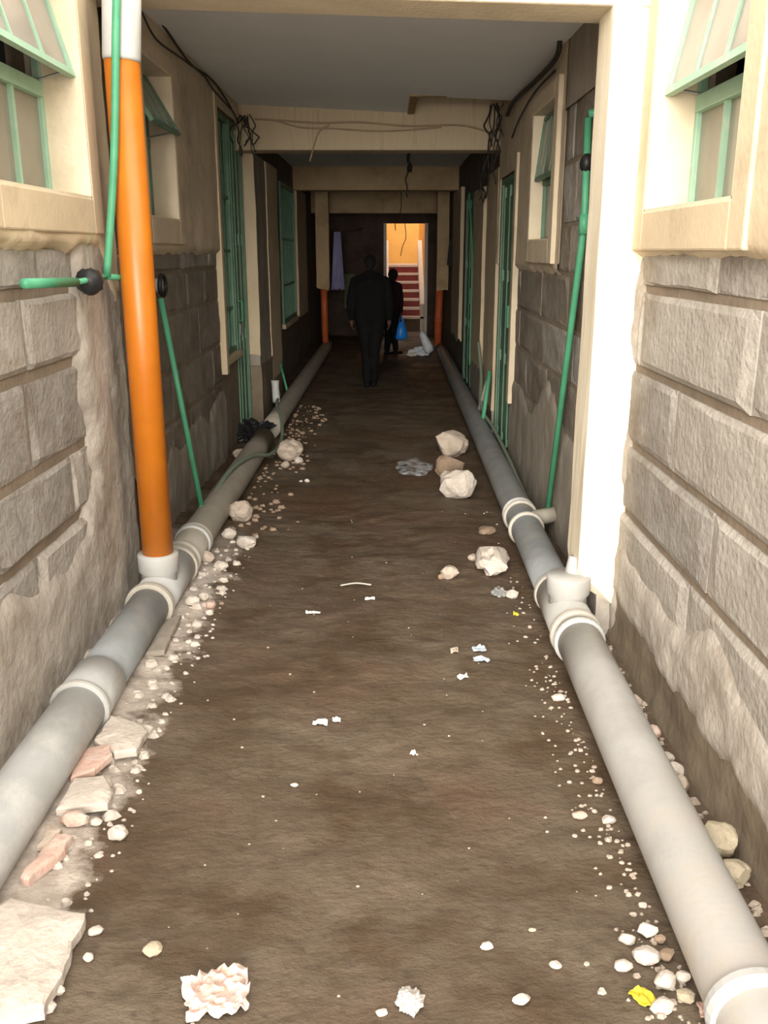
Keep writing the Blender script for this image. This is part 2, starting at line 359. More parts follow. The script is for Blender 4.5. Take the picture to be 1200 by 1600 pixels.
CR2 = [0.05, 0.36, 0.68, 1.0, 1.30, 1.62]
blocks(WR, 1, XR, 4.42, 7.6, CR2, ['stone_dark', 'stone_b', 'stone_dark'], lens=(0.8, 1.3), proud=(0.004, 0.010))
blocks(WR, 1, XR, 4.42, 5.72, [1.62, 1.9, 2.25, 2.6], ['stone_dark', 'stone_b'], lens=(0.5, 0.7), proud=(0.004, 0.012))
def sm(a, b, t): t = max(0.0, min(1.0, (t - a) / (b - a))); return t * t * (3 - 2 * t)
# rough cement daubed over the lower stones
def cem_l(Y, z):
    edge = 0.62 + 0.22 * fbm(Y * 1.6, 2.0, 0, 3) - 0.10 * min(1.2, 3.3 - Y)
    k = max(sm(edge + 0.12, edge - 0.12, z), sm(3.78, 3.98, Y + 0.10 * fbm(z * 3, 4.0, 1.0)))
    return -0.03 + k * 0.068 + 0.010 * fbm(Y * 5, z * 5, 2.0, 4)
field('cement_render', 'cement', WL, -1, XL, 0.2, 4.47, -0.05, 1.80, cem_l)
def cem_r(Y, z):
    edge = 0.50 + 0.14 * fbm(Y * 1.7, 8.0, 0, 3)
    k = max(sm(edge + 0.12, edge - 0.12, z) * sm(0.12, 0.24, z + 0.05 * fbm(Y * 4, 1.0, 0)), sm(3.80, 3.94, Y + 0.06 * fbm(z * 3, 2.0, 5.0)))
    return -0.03 + k * 0.060 + 0.010 * fbm(Y * 5, z * 5, 6.0, 4)
field('cement_render', 'cement', WR, 1, XR, 0.2, 4.0, -0.05, 1.78, cem_r)
field('damp_footing', 'cement_damp', WR, 1, XR, 1.2, 4.0, -0.05, 0.27, lambda Y, z: 0.012 + 0.006 * fbm(Y * 6, z * 6, 2.0) + 0.03 * sm(0.1, -0.05, z))
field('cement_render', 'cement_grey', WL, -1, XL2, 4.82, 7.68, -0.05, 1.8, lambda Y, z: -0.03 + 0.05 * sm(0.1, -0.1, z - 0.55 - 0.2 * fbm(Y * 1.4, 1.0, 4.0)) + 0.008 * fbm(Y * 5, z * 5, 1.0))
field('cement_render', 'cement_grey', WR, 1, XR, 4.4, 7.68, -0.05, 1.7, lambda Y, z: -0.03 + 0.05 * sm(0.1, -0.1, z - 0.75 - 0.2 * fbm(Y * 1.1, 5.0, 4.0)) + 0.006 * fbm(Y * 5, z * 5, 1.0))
# painted plaster above the stones
def pl_l(Y, z):
    if inside(Y, z, W1): return None
    low = 1.76 + 0.03 * fbm(Y * 4, 1.0, 0) - 0.30 * sm(4.2, 4.38, Y) * (0.7 + 0.6 * fbm(z * 4, Y * 3, 3.0)) 
    k = sm(low - 0.03, low + 0.03, z)
    return -0.02 + 0.068 * k + 0.006 * fbm(Y * 4, z * 4, 1.0)
field('painted_plaster', 'paint', WL, -1, XL, 0.2, 4.46, 1.15, 3.4, pl_l)
field('painted_plaster', 'paint', WR, 1, XR, 0.2, 4.05, 1.55, 3.4, lambda Y, z: None if inside(Y, z, W3) else -0.02 + 0.065 * sm(1.70, 1.76, z + 0.02 * fbm(Y * 4, 2.0, 0)) + 0.004 * fbm(Y * 4, z * 4, 9.0))
field('painted_plaster', 'paint_wall', WL, -1, XL2, 4.82, 9.22, 1.55, 3.4, lambda Y, z: None if any(inside(Y, z, o) for o in (W2, D1W, D1)) else -0.02 + 0.062 * sm(1.70, 1.76, z + 0.02 * fbm(Y * 4, 2.0, 7)) + 0.004 * fbm(Y * 4, z * 4, 3.0), 0.03)
field('painted_plaster', 'paint_wall', WR, 1, XR, 5.72, 8.9, 1.4, 3.4, lambda Y, z: None if any(inside(Y, z, o) for o in (W4, D3)) else -0.02 + 0.05 * sm(1.58, 1.64, z + 0.02 * fbm(Y * 4, 2.0, 7)) + 0.004 * fbm(Y * 4, z * 4, 3.0), 0.03)
field('painted_plaster', 'cement_grey', WR, 1, XR, 4.4, 5.75, 2.55, 3.4, lambda Y, z: 0.025 + 0.004 * fbm(Y * 4, z * 4, 3.0), 0.04)
# pipe casing of the right wall: bright front, cut off above the riser stub
def pilaster(par, x0, x1, y0, y1, z0, z1, m, rag=0.0, name='pilaster', slope=0.0):
    n = 10; mb = MB(); q = 14
    pts = []
    for (xa, ya, xb, yb) in ((x0, y0, x1, y0), (x1, y0, x1, y1), (x1, y1, x0, y1), (x0, y1, x0, y0)):
        for i in range(6): t = i / 6; pts.append((xa + (xb - xa) * t, ya + (yb - ya) * t))
    for j in range(q + 1):
        for (x, y) in pts:
            zb = z0 - (x - x0) * slope + (rag * fbm(x * 14, y * 14, 2.0) if rag else 0)
            z = zb + (z1 - zb) * j / q
            e = 0.006 * fbm(x * 6 + y * 3, z * 3, x0); mb.v.append(Vector((x + e, y + e, z)))
    m_ = len(pts)
    for j in range(q):
        for i in range(m_):
            a = j * m_ + i; b = j * m_ + (i + 1) % m_; mb.f.append((a, b, b + m_, a + m_))
    mb.f.append(tuple(reversed(range(m_)))); mb.f.append(tuple(q * m_ + i for i in range(m_)))
    return mb.build(name, m, par, smooth=False)
pilaster(WR, 0.885, 1.10, 3.90, 4.15, 0.31, ZT, 'plaster_white', 0.10, slope=0.7)
pilaster(WR, 0.985, 1.12, 3.93, 4.42, -0.05, 0.36, 'cement')
# piers at the second beam
pilaster(WL, -1.42, -1.29, 9.25, 10.1, 0.6, 2.66, 'cement_grey', 0.0)
pilaster(WL, -1.42, -1.283, 9.235, 9.27, 0.72, 2.66, 'paint', 0.08, 'paint_coat')
pilaster(WL, -1.43, -1.28, 9.23, 10.12, -0.05, 0.62, 'cement_damp')
pilaster(WL, -1.42, -1.28, 10.13, 11.1, 0.35, 2.66, 'paint', 0.06)
pilaster(WL, -1.42, -1.285, 10.13, 11.1, -0.05, 0.37, 'cement_damp')
pilaster(WL, -1.42, -1.36, 14.3, 15.9, 0.75, 2.66, 'paint', 0.06)
pilaster(WR, 1.05, 1.12, 8.93, 9.88, 0.22, 2.5, 'paint', 0.05)
pilaster(WR, 1.06, 1.12, 8.93, 9.88, -0.05, 0.24, 'cement_grey')
pilaster(WR, 1.02, 1.12, 9.95, 11.0, 0.5, 2.4, 'paint', 0.06)
pilaster(WR, 1.03, 1.12, 9.95, 11.0, -0.05, 0.52, 'cement_grey')
pilaster(WR, 1.03, 1.12, 13.1, 14.6, 0.5, 2.6, 'paint', 0.06)
# pipe casings round the far risers, their lower part broken away
pilaster(WL, -1.20, -0.98, 15.86, 16.1, 1.12, 2.95, 'paint_brown', 0.12)
pilaster(WR, 0.86, 1.06, 15.9, 16.15, 1.10, 2.95, 'paint_brown', 0.05)
# wall above the near beam and the end wall with the doorway to the stairs
WE = empty('wall_end', (0, 19.5, 0), 'dark brown wall closing the far end beside the stair doorway', 'wall', kind='structure')
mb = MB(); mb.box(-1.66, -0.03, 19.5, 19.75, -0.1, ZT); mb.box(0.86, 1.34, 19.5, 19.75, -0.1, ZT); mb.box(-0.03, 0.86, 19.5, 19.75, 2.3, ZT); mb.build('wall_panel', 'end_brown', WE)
MB().box(-0.06, -0.0, 19.46, 19.6, 0, 2.3).build('door_jamb', 'stair_white', WE)
MB().box(0.80, 0.86, 19.46, 19.6, 0, 2.3).build('door_jamb', 'stair_white', WE)
mb = MB(); mb.box(-0.13, -0.03, 19.75, 25.0, -0.1, 4.2); mb.box(0.86, 1.0, 19.75, 25.0, -0.1, 4.2); mb.build('stair_side_wall', 'yellow_wall', WE)
MB().box(-0.1, 1.0, 24.9, 25.1, -0.1, 4.2).build('stair_back_wall', 'yellow_wall', WE)
# ------------------------------------------------------------ ceiling and beams
CE = empty('ceiling', (0, 4.2, 2.95), 'smooth grey ceiling slab over the passage', 'ceiling', kind='structure')
CZ = 2.95
mb = MB()
def tilt(x): return 3.035 - (x + 1.36) * 0.046
for x0, x1, y0, y1 in ((-1.5, 0.25, 4.3, 8.9), (0.25, 1.2, 4.1, 7.95)):
    mb.hexa([(x0, y0, tilt(x0)), (x1, y0, tilt(x1)), (x1, y1, tilt(x1)), (x0, y1, tilt(x0)), (x0, y0, tilt(x0) + .05), (x1, y0, tilt(x1) + .05), (x1, y1, tilt(x1) + .05), (x0, y1, tilt(x0) + .05)])
mb.build('ceiling_panel', 'ceiling_grey', CE)
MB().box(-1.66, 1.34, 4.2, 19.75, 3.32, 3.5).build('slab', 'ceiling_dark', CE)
mb = MB(); mb.box(0.19, 0.25, 7.95, 8.9, CZ, 3.32); mb.box(0.19, 1.2, 7.9, 7.95, CZ, 3.32); mb.build('recess_edge', 'brown_stain', CE)
MB().box(-1.5, 1.2, 9.2, 14.2, CZ, CZ + 0.06).build('ceiling_panel', 'ceiling_grey', CE)
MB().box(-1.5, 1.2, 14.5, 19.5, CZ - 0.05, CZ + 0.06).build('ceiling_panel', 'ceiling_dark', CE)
bm_ = MB().hexa([(-1.45, 4.36, 2.84), (1.15, 3.86, 2.65), (1.15, 4.16, 2.65), (-1.45, 4.66, 2.84), (-1.45, 4.36, ZT), (1.15, 3.86, ZT), (1.15, 4.16, ZT), (-1.45, 4.66, ZT)])
bm_.build('beam', 'paint_pale', CE, bevel=0.012)
b2 = MB().box(-1.45, 1.15, 8.9, 9.2, 2.645, 3.3).build('beam', 'paint_streak', CE, bevel=0.015)
MB().box(-1.45, 1.15, 14.2, 14.5, 2.62, 3.0).build('beam', 'paint_brown', CE, bevel=0.015)
MB().box(-1.45, 1.15, 17.5, 17.8, 2.42, 3.0).build('beam', 'paint_brown', CE, bevel=0.015)
# ------------------------------------------------------------ windows
def make_window(n, sg, X, o, depth, zt, label, hinge, drop, out, near=True, panes=3):
    Y0, Y1, z0, z1 = o; xi = X + sg * depth
    root = empty('window_%d' % n, (X, (Y0 + Y1) / 2, z0), label, 'window', kind='structure')
    xf = X - sg * 0.058
    mb = MB(); mb.box(xf + sg * 0.004, xi + sg * 0.05, Y1 - 0.008, Y1 + 0.02, z0, z1); mb.box(xf + sg * 0.004, xi + sg * 0.05, Y0 - 0.02, Y0 + 0.008, z0, z1)
    mb.box(xf + sg * 0.004, xi + sg * 0.05, Y0, Y1, z1 - 0.008, z1 + 0.02); mb.box(xf + sg * 0.004, xi + sg * 0.05, Y0, Y1, z0 - 0.02, z0 + 0.008)
    mb.build('reveal', 'paint_pale', root)
    for (a, b, c, d, nm) in ((Y1, Y1 + 0.13, z0 - 0.15, z1 + 0.1, 'surround_side'), (Y0 - 0.13, Y0, z0 - 0.15, z1 + 0.1, 'surround_side'), (Y0, Y1, z0 - 0.15, z0, 'surround_sill'), (Y0, Y1, z1, z1 + 0.1, 'surround_head')):
        MB().box(xf, X + sg * 0.03, a, b, c, d).build(nm, 'paint' if near else 'paint_wall', root, bevel=0.008)
    g = 'green_pale' if near else 'green_door'; t = 0.035
    fr = MB(); fr.box(xi - sg * t / 2, xi + sg * t / 2, Y0, Y0 + t, z0, z1); fr.box(xi - sg * t / 2, xi + sg * t / 2, Y1 - t, Y1, z0, z1)
    fr.box(xi - sg * t / 2, xi + sg * t / 2, Y0 + t, Y1 - t, z0, z0 + t * 0.7); fr.box(xi - sg * t / 2, xi + sg * t / 2, Y0 + t, Y1 - t, z1 - t, z1)
    f = fr.build('frame', g, root, bevel=0.004)
    MB().box(xi - sg * 0.028, xi + sg * 0.02, Y0 + t, Y1 - t, zt - 0.03, zt + 0.03).build('transom', g, root, bevel=0.004)
    nl = 3 if near else 2; ys = [Y0 + t + (Y1 - Y0 - 2 * t) * k / nl for k in range(nl + 1)]
    for ym in ys[1:-1]: MB().box(xi - sg * 0.016, xi + sg * 0.016, ym - 0.013, ym + 0.013, z0 + t * 0.7, zt - 0.03).build('mullion', g, root)
    for a, b in ((ys[k] + (0.013 if k else 0), ys[k + 1] - (0.013 if k < nl - 1 else 0)) for k in range(nl)):
        MB().box(xi + sg * 0.002, xi + sg * 0.006, a, b, z0 + t * 0.7, zt - 0.03).build('pane', 'dusty_glass', root)
    # the top-hung sash, pushed out
    zh = hinge; A = Vector((xi - sg * 0.02, 0, zh)); B = Vector((xi - sg * (0.02 + out), 0, zh - drop))
    d = (B - A); L_ = d.length; d.normalize(); nrm = Vector((-sg * -d.z * -1, 0, 0)); nrm = Vector((d.z, 0, -d.x)).normalized()
    def P(y, u, k): v = A + d * u + nrm * k; return (v.x, y, v.z)
    def slab(y0, y1, u0, u1, k0, k1):
        return MB().hexa([P(y0, u0, k0), P(y1, u0, k0), P(y1, u1, k0), P(y0, u1, k0), P(y0, u0, k1), P(y1, u0, k1), P(y1, u1, k1), P(y0, u1, k1)])
    s = MB(); e = 0.028
    for q in ((Y0 + 0.01, Y0 + 0.01 + e, 0, L_), (Y1 - 0.01 - e, Y1 - 0.01, 0, L_), (Y0 + 0.01 + e, Y1 - 0.01 - e, 0, e), (Y0 + 0.01 + e, Y1 - 0.01 - e, L_ - e, L_)):
        x = slab(q[0], q[1], q[2], q[3], -0.012, 0.012); i = len(s.v); s.v += x.v; s.f += [tuple(i + z for z in ff) for ff in x.f]
    sash = s.build('sash', g, root)
    for k in range(1, panes):
        y = Y0 + 0.01 + e + (Y1 - Y0 - 0.02 - 2 * e) * k / panes
        slab(y - 0.011, y + 0.011, e, L_ - e, -0.010, 0.010).build('sash_bar', g, sash)
    for k in range(panes):
        wdt = (Y1 - Y0 - 0.02 - 2 * e) / panes; y = Y0 + 0.01 + e + wdt * k
        slab(y + 0.011, y + wdt - 0.011, e, L_ - e, -0.002, 0.002).build('pane', 'sash_glass', sash)
    MB().tube([(xi, Y1 - 0.06, zt + 0.03), P(Y1 - 0.06, L_ - 0.02, 0)], 0.005, 8).build('stay_arm', 'metal_grey', root)
    return root
make_window(1, -1, XL, W1, 0.13, 2.40, 'near left window with pale green frame and its top sash pushed open', 2.90, 0.45, 0.13)
make_window(2, -1, XL2, W2, 0.12, 2.40, 'left window behind the orange pipe with a grimy tilted sash', 2.78, 0.33, 0.19, near=False)
make_window(3, 1, XR, W3, 0.13, 2.29, 'near right window with mint green frame under a raised glazed sash', 2.84, 0.52, 0.11)
make_window(4, 1, XR, W4, 0.05, 2.22, 'small dark green window on the right wall beyond the white casing', 2.64, 0.42, 0.05, near=False)
# ------------------------------------------------------------ doors and grilles
def grille(par, xi, Y0, Y1, z0, z1, nb, hz, m='green_door'):
    for k in range(nb):
        y = Y0 + (Y1 - Y0) * (k + 0.5) / nb
        MB().tube([(xi, y, z0), (xi, y, z1)], 0.009, 8).build('bar', m, par)
    for z in hz: MB().box(xi - 0.008, xi + 0.008, Y0, Y1, z - 0.014, z + 0.014).build('crossbar', m, par)
def frame_box(xi, Y0, Y1, z0, z1, t=0.045, sill=True):
    mb = MB(); h = 0.03
    mb.box(xi - h, xi + h, Y0, Y0 + t, z0, z1); mb.box(xi - h, xi + h, Y1 - t, Y1, z0, z1); mb.box(xi - h, xi + h, Y0 + t, Y1 - t, z1 - t, z1)
    if sill: mb.box(xi - h, xi + h, Y0 + t, Y1 - t, z0, z0 + t)
    return mb
xi = XL2 - 0.03
r = empty('window_5', (xi, 8.1, 0.86), 'tall green barred window above a beige sill beside the left green door', 'window', kind='structure')
frame_box(xi, 7.72, 8.5, 0.86, 2.86).build('frame', 'green_door', r)
grille(r, xi + 0.01, 7.77, 8.45, 0.9, 2.8, 4, (1.25, 1.75, 2.2))
MB().box(XL2 - 0.12, XL2 + 0.05, 7.70, 8.5, 0.80, 0.86).build('sill', 'paint', r, bevel=0.01)
MB().box(XL2 - 0.02, XL2 + 0.055, 7.62, 7.72, 0.74, 2.95).build('near_trim', 'paint', r, bevel=0.006)
for k in range(7):
    z = 2.45 + k * 0.052
    MB().hexa([(xi - 0.05, 7.78, z), (xi + 0.0, 7.78, z + 0.03), (xi + 0.0, 8.2, z + 0.03), (xi - 0.05, 8.2, z), (xi - 0.05, 7.78, z + 0.006), (xi, 7.78, z + 0.036), (xi, 8.2, z + 0.036), (xi - 0.05, 8.2, z + 0.006)]).build('louvre', 'metal_grey', r)
for y0, y1 in ((8.22, 8.44),):
    MB().box(xi - 0.035, xi - 0.02, y0, y1, 0.92, 2.4).build('shutter', 'green_pale', r)
def metal_door(n, sg, X, o, label, lean=0.0, pan=3):
    Y0, Y1, z0, z1 = o; xi = X + sg * 0.02
    r = empty('door_%d' % n, (xi, (Y0 + Y1) / 2, 0), label, 'door', kind='structure')
    frame_box(xi, Y0, Y1, 0, z1, 0.05, False).build('frame', 'green_door', r, bevel=0.004)
    lf = MB().box(xi - 0.012, xi + 0.012, Y0 + 0.05, Y1 - 0.05, 0.03, z1 - 0.05).build('leaf', 'green_door', r)
    zz = [0.08 + (z1 - 0.2) * k / pan for k in range(pan + 1)]
    for a, b in zip(zz[:-1], zz[1:]):
        MB().box(xi - sg * 0.012, xi - sg * 0.022, Y0 + 0.11, Y1 - 0.11, a + 0.05, b - 0.05).build('panel', 'green_door', lf, bevel=0.004)
    for k in range(3):
        y = Y0 + 0.05 + (Y1 - Y0 - 0.1) * (k + 0.5) / 3
        MB().box(xi - sg * 0.012, xi - sg * 0.03, y - 0.012, y + 0.012, 0.05, z1 - 0.08).build('stile_rib', 'green_door', lf)
    hd = MB().tube([(xi - sg * 0.012, Y0 + 0.10, 1.12), (xi - sg * 0.065, Y0 + 0.10, 1.12), (xi - sg * 0.065, Y0 + 0.10, 1.30), (xi - sg * 0.012, Y0 + 0.10, 1.30)], 0.010, 8)
    hd.build('handle', 'green_pipe', lf)
    MB().box(xi - sg * 0.012, xi - sg * 0.035, Y0 + 0.16, Y0 + 0.26, 0.98, 1.08).build('padlock_hasp', 'metal_grey', lf)
    return r
metal_door(1, -1, XL2, D1, 'green steel door on the left next to the barred window')
metal_door(2, 1, XR, D3, 'green steel door on the right just past the small window')
metal_door(3, 1, XR, D4, 'dim green steel door further down the right wall')
MB().box(XR - 0.05, XR + 0.02, D3[0] - 0.12, D3[0], 0.5, 2.5).build('door_trim', 'paint_wall', WR, bevel=0.006)
r = empty('window_6', (XL2, 13.1, 0.8), 'dark green barred window low in the far left wall', 'window', kind='structure')
frame_box(XL2, 12.3, 14.0, 0.8, 2.62, 0.06).build('frame', 'green_door', r)
grille(r, XL2 + 0.01, 12.36, 13.94, 0.86, 2.56, 10, (1.3, 1.9))
MB().box(XL2 - 0.1, XL2 + 0.05, 12.25, 14.05, 0.74, 0.8).build('sill', 'paint', r)
for k in range(4):
    y = 12.4 + k * 0.38; MB().box(XL2 - 0.05, XL2 - 0.03, y, y + 0.36, 0.86, 2.56).build('shutter', 'green_door', r)
# ------------------------------------------------------------ stairs beyond the end wall
st = empty('staircase', (0.42, 20.7, 0), 'stairs with dark red risers and white nosings in the lit doorway', 'staircase')
y = 20.75; z = 0.0
for k in range(7):
    rise = 0.32 if k == 0 else 0.185
    s_ = MB().box(-0.03, 0.86, y, y + 0.30, 0, z + rise - 0.05)
    s_.build('step', 'dark_wall' if k == 0 else 'tile_red', st)
    MB().box(-0.03, 0.86, y - 0.03, y + 0.29, z + rise - 0.05, z + rise).build('nosing', 'nosing_white', st)
    z += rise; y += 0.27
MB().box(-0.03, 0.86, y, 24.9, 0, z).build('landing', 'nosing_white', st)
for x0, x1 in ((0.76, 0.86), (-0.03, 0.05)):
    MB().hexa([(x0, 20.72, 0), (x1, 20.72, 0), (x1, 22.9, 0), (x0, 22.9, 0), (x0, 20.72, 0.6), (x1, 20.72, 0.6), (x1, 22.9, 2.0), (x0, 22.9, 2.0)]).build('stringer', 'stair_white', st)
# ------------------------------------------------------------ drain pipes
def lx(Y): return -1.165 + 0.0055 * Y
def rx(Y): return 0.825 + 0.009 * (Y - 1.0)
PR = 0.099; PZ = 0.103
def seg(fx, y0, y1, r=PR, n=28, dz=0.0):
    k = max(2, int((y1 - y0) / 0.5)); return MB().tube([(fx(y0 + (y1 - y0) * i / k), y0 + (y1 - y0) * i / k, PZ + dz) for i in range(k + 1)], r, n)
def ring(par, fx, Y, r, wd, m):
    n = 5; mb = MB().tube([(fx(Y), Y - wd / 2, PZ), (fx(Y), Y - wd / 2 + 0.004, PZ), (fx(Y), Y, PZ), (fx(Y), Y + wd / 2 - 0.004, PZ), (fx(Y), Y + wd / 2, PZ)], [r - 0.008, r - 0.001, r + 0.002, r - 0.001, r - 0.008], 28)
    return mb.build('coupling_ring', m, par, smooth=False)
DL = empty('drain_pipe', (lx(1), 1.0, 0), 'thick grey drain pipe lying along the foot of the left wall', 'pipe')
TL = 4.24
seg(lx, 0.9, 3.16).build('pipe_length', 'pvc_worn', DL, True)
seg(lx, 3.0, 3.25, PR + 0.008).build('socket', 'pvc_worn', DL, True)
seg(lx, 3.2, 4.08, PR - 0.002).build('pipe_length', 'pvc_dark', DL, True)
seg(lx, 4.02, 4.62, PR + 0.006).build('tee_body', 'pvc_light', DL, True)
seg(lx, 4.6, 8.05, PR - 0.002).build('pipe_length', 'pvc_dusty', DL, True)
seg(lx, 8.5, 16.6, PR - 0.004).build('pipe_length', 'pvc_dusty', DL, True)
for Y, r_, wd, m in ((3.02, PR + 0.014, 0.03, 'pvc_grey'), (4.03, PR + 0.018, 0.05, 'ring_pale'), (4.6, PR + 0.016, 0.035, 'ring_pale'), (4.70, PR + 0.012, 0.03, 'ring_pale'), (5.0, PR + 0.010, 0.03, 'pvc_light'), (5.06, PR + 0.010, 0.03, 'pvc_dusty')):
    ring(DL, lx, Y, r_, wd, m)
MB().tube([(lx(TL), TL, PZ), (lx(TL), TL, PZ + 0.10), (lx(TL), TL, PZ + 0.11), (lx(TL), TL, PZ + 0.19), (lx(TL), TL, PZ + 0.20)], [0.088, 0.088, 0.100, 0.102, 0.098], 28).build('tee_socket', 'pvc_light', DL, True)
TLZ = PZ + 0.20
DR = empty('drain_pipe', (rx(1), 1.0, 0), 'thick pale grey drain pipe lying along the foot of the right wall', 'pipe')
TR = 3.93
seg(rx, 0.9, 3.75).build('pipe_length', 'pvc_grey', DR, True)
seg(rx, 3.7, 4.2, PR + 0.006).build('tee_body', 'pvc_grey', DR, True)
seg(rx, 4.15, 16.0, PR - 0.004).build('pipe_length', 'pvc_dark', DR, True)
for Y, r_, wd, m in ((3.62, PR + 0.014, 0.035, 'pvc_light'), (3.70, PR + 0.018, 0.04, 'ring_pale'), (4.2, PR + 0.014, 0.04, 'ring_pale'), (5.28, PR + 0.012, 0.03, 'ring_pale'), (5.55, PR + 0.012, 0.03, 'ring_pale'), (5.62, PR + 0.010, 0.03, 'pvc_light'), (1.62, PR + 0.012, 0.05, 'pvc_light')):
    ring(DR, rx, Y, r_, wd, m)
MB().tube([(rx(TR), TR, PZ), (rx(TR), TR, PZ + 0.10), (rx(TR), TR, PZ + 0.115), (rx(TR), TR, PZ + 0.19), (rx(TR), TR, PZ + 0.20)], [0.088, 0.088, 0.100, 0.102, 0.097], 28).build('tee_socket', 'pvc_grey', DR, True)
MB().tube([(rx(5.4), 5.4, PZ + 0.02), (XR - 0.02, 5.4, PZ + 0.06)], 0.05, 16).build('branch_stub', 'pvc_dusty', DR, True)
# risers
a = Vector((lx(TL), TL, TLZ - 0.06)); b = PY(190, 90, TL); c = PY(190, -30, TL)
RZ = empty('riser_pipe', a, 'bright orange plastic riser pipe standing in the left grey tee', 'pipe')
MB().tube([a, b], 0.076, 28).build('orange_length', 'orange_pvc', RZ, True)
MB().tube([b + (b - c) * 0.05, b, c], [0.079, 0.081, 0.081], 28).build('grey_sleeve', 'pvc_light', RZ, True)
a = Vector((rx(TR) + 0.01, TR, PZ + 0.17))
a.y += 0.04; a.x += 0.02
o = MB().tube([a, a + Vector((0.01, 0.005, 0.05)), a + Vector((0.02, 0.01, 0.095))], 0.045, 20).build('riser_pipe', 'pvc_light', None, True)
tag(o, 'short white riser pipe stub between the right tee and the white casing', 'pipe')
fl = MB().tube([(lx(16), 16.0, 0.2), (lx(16) - 0.01, 16.0, 1.3)], 0.056, 16).build('riser_pipe', 'orange_far', None, True)
tag(fl, 'far left red-orange riser pipe below a broken casing', 'pipe')
fr_ = empty('riser_pipe', (0.90, 16.02, 0.2), 'far right red-orange riser pipe beside the lit doorway', 'pipe')
MB().tube([(0.90, 16.02, 0.15), (0.92, 16.02, 1.25)], 0.066, 16).build('pipe_length', 'orange_far', fr_, True)
MB().tube([(0.905, 16.02, 0.55), (0.906, 16.02, 0.62)], 0.074, 16).build('coupling', 'orange_far', fr_, True)
# ------------------------------------------------------------ green water pipes and hoses
def tube_thing(name, pts, r, m, label, cat, n=12, sm_=True, k=8):
    o = MB().tube(smooth_path(pts, k) if sm_ else pts, r, n).build(name, m, None, True); return tag(o, label, cat)
gy = 4.13
P0 = PY(183, -30, gy); P1 = PY(181, 60, gy); P2 = PY(178, 250, gy); P3 = PY(167, 432, gy)
wp = empty('water_pipe', P3, 'long green water pipe dropping past the orange riser to a black taped joint', 'pipe')
MB().tube(smooth_path([P0, P1, P2, P3], 6), 0.017, 12).build('green_drop', 'green_pipe', wp, True)
HX = XL + 0.085
h0 = PX(38, 443, HX); h1 = PX(118, 441, HX); h2 = Vector((HX, P3.y + 0.02, P3.z))
MB().tube([h0, h1], [0.018, 0.019], 12).build('green_stub', 'green_pipe', wp, True)
MB().tube([h1, h2, P3], 0.012, 10).build('joint_pipe', 'green_pipe', wp, True)
MB().tube([P3, Vector((lx(TL) - 0.06, TL + 0.02, P3.z - 0.01))], 0.014, 10).build('side_pipe', 'green_pipe', wp, True)
MB().ico(PX(140, 440, HX), 0.058, 3, lambda v: 1 + 0.16 * fbm(v.x * 3, v.y * 3, v.z * 3), (1, 1.0, 0.95)).build('taped_joint', 'black_rubber', wp, True)
h = PX(249, 446, XL2 + 0.04)
mb = MB(); n = 20
mb.tube([h + Vector((0.02 - 0.0, 0.09 * math.cos(t * 2 * math.pi / n) * 0.8, 0.058 * math.sin(t * 2 * math.pi / n))) for t in range(n + 1)], 0.014, 8, False)
hr = empty('pipe_collar', h, 'black rubber ring on the left stone wall beside the orange pipe', 'collar'); mb.build('rubber_ring', 'black_rubber', hr, True)
MB().tube([h + Vector((-0.03, 0, 0)), h + Vector((0.02, 0, 0))], 0.04, 16).build('white_core', 'pvc_light', hr, True)
sp = PX(249, 470, XL2 + 0.06); ep = G(317, 803, 0.16)
sp2 = PX(251, 466, XL2 + 0.055)
ws = empty('water_pipe', ep, 'slanting green water pipe leaning from the left wall down onto the grey drain', 'pipe')
ep = Vector((lx(ep.y) - 0.04, PX(317, 800, lx(5.7) - 0.04).y, 0.0)); ep.z = PX(317, 800, ep.x).z
MB().tube([sp2, ep], 0.017, 12).build('green_length', 'green_pipe', ws, True)
MB().tube([ep + Vector((0, 0, 0.05)), ep + Vector((0, 0, 0.0)), ep + Vector((0.0, 0, -0.025))], 0.023, 12).build('elbow', 'green_pipe', ws, True)
hp = [ep + Vector((0, 0.02, -0.0)), (lx(6.3) + 0.0, 6.3, 0.225), (lx(6.9) + 0.07, 6.9, 0.20), (lx(7.4) + 0.14, 7.4, 0.10), (lx(8.0) + 0.16, 8.0, 0.08), (lx(8.6) + 0.10, 8.6, 0.16), (lx(9.2) - 0.02, 9.2, 0.22), (lx(9.8) - 0.06, 9.8, 0.24)]
tube_thing('hose', hp, 0.016, 'green_hose', 'dusty green hose trailing over the left drain pipe', 'hose', 10)
tube_thing('water_pipe', [PX(436, 560, -1.3), PX(449, 612, -1.18)], 0.014, 'green_pipe', 'thin teal pipe leaning in the far left corner', 'pipe', 10, False)
o = MB().tube([(lx(9.5) - 0.06, 9.5, 0.2), (lx(9.6) - 0.08, 9.6, 0.36), (lx(9.6) - 0.08, 9.6, 0.42)], [0.04, 0.04, 0.045], 12).build('pipe_stub', 'pvc_light', None, True)
tag(o, 'small capped grey pipe stub poking up behind the left drain', 'pipe')
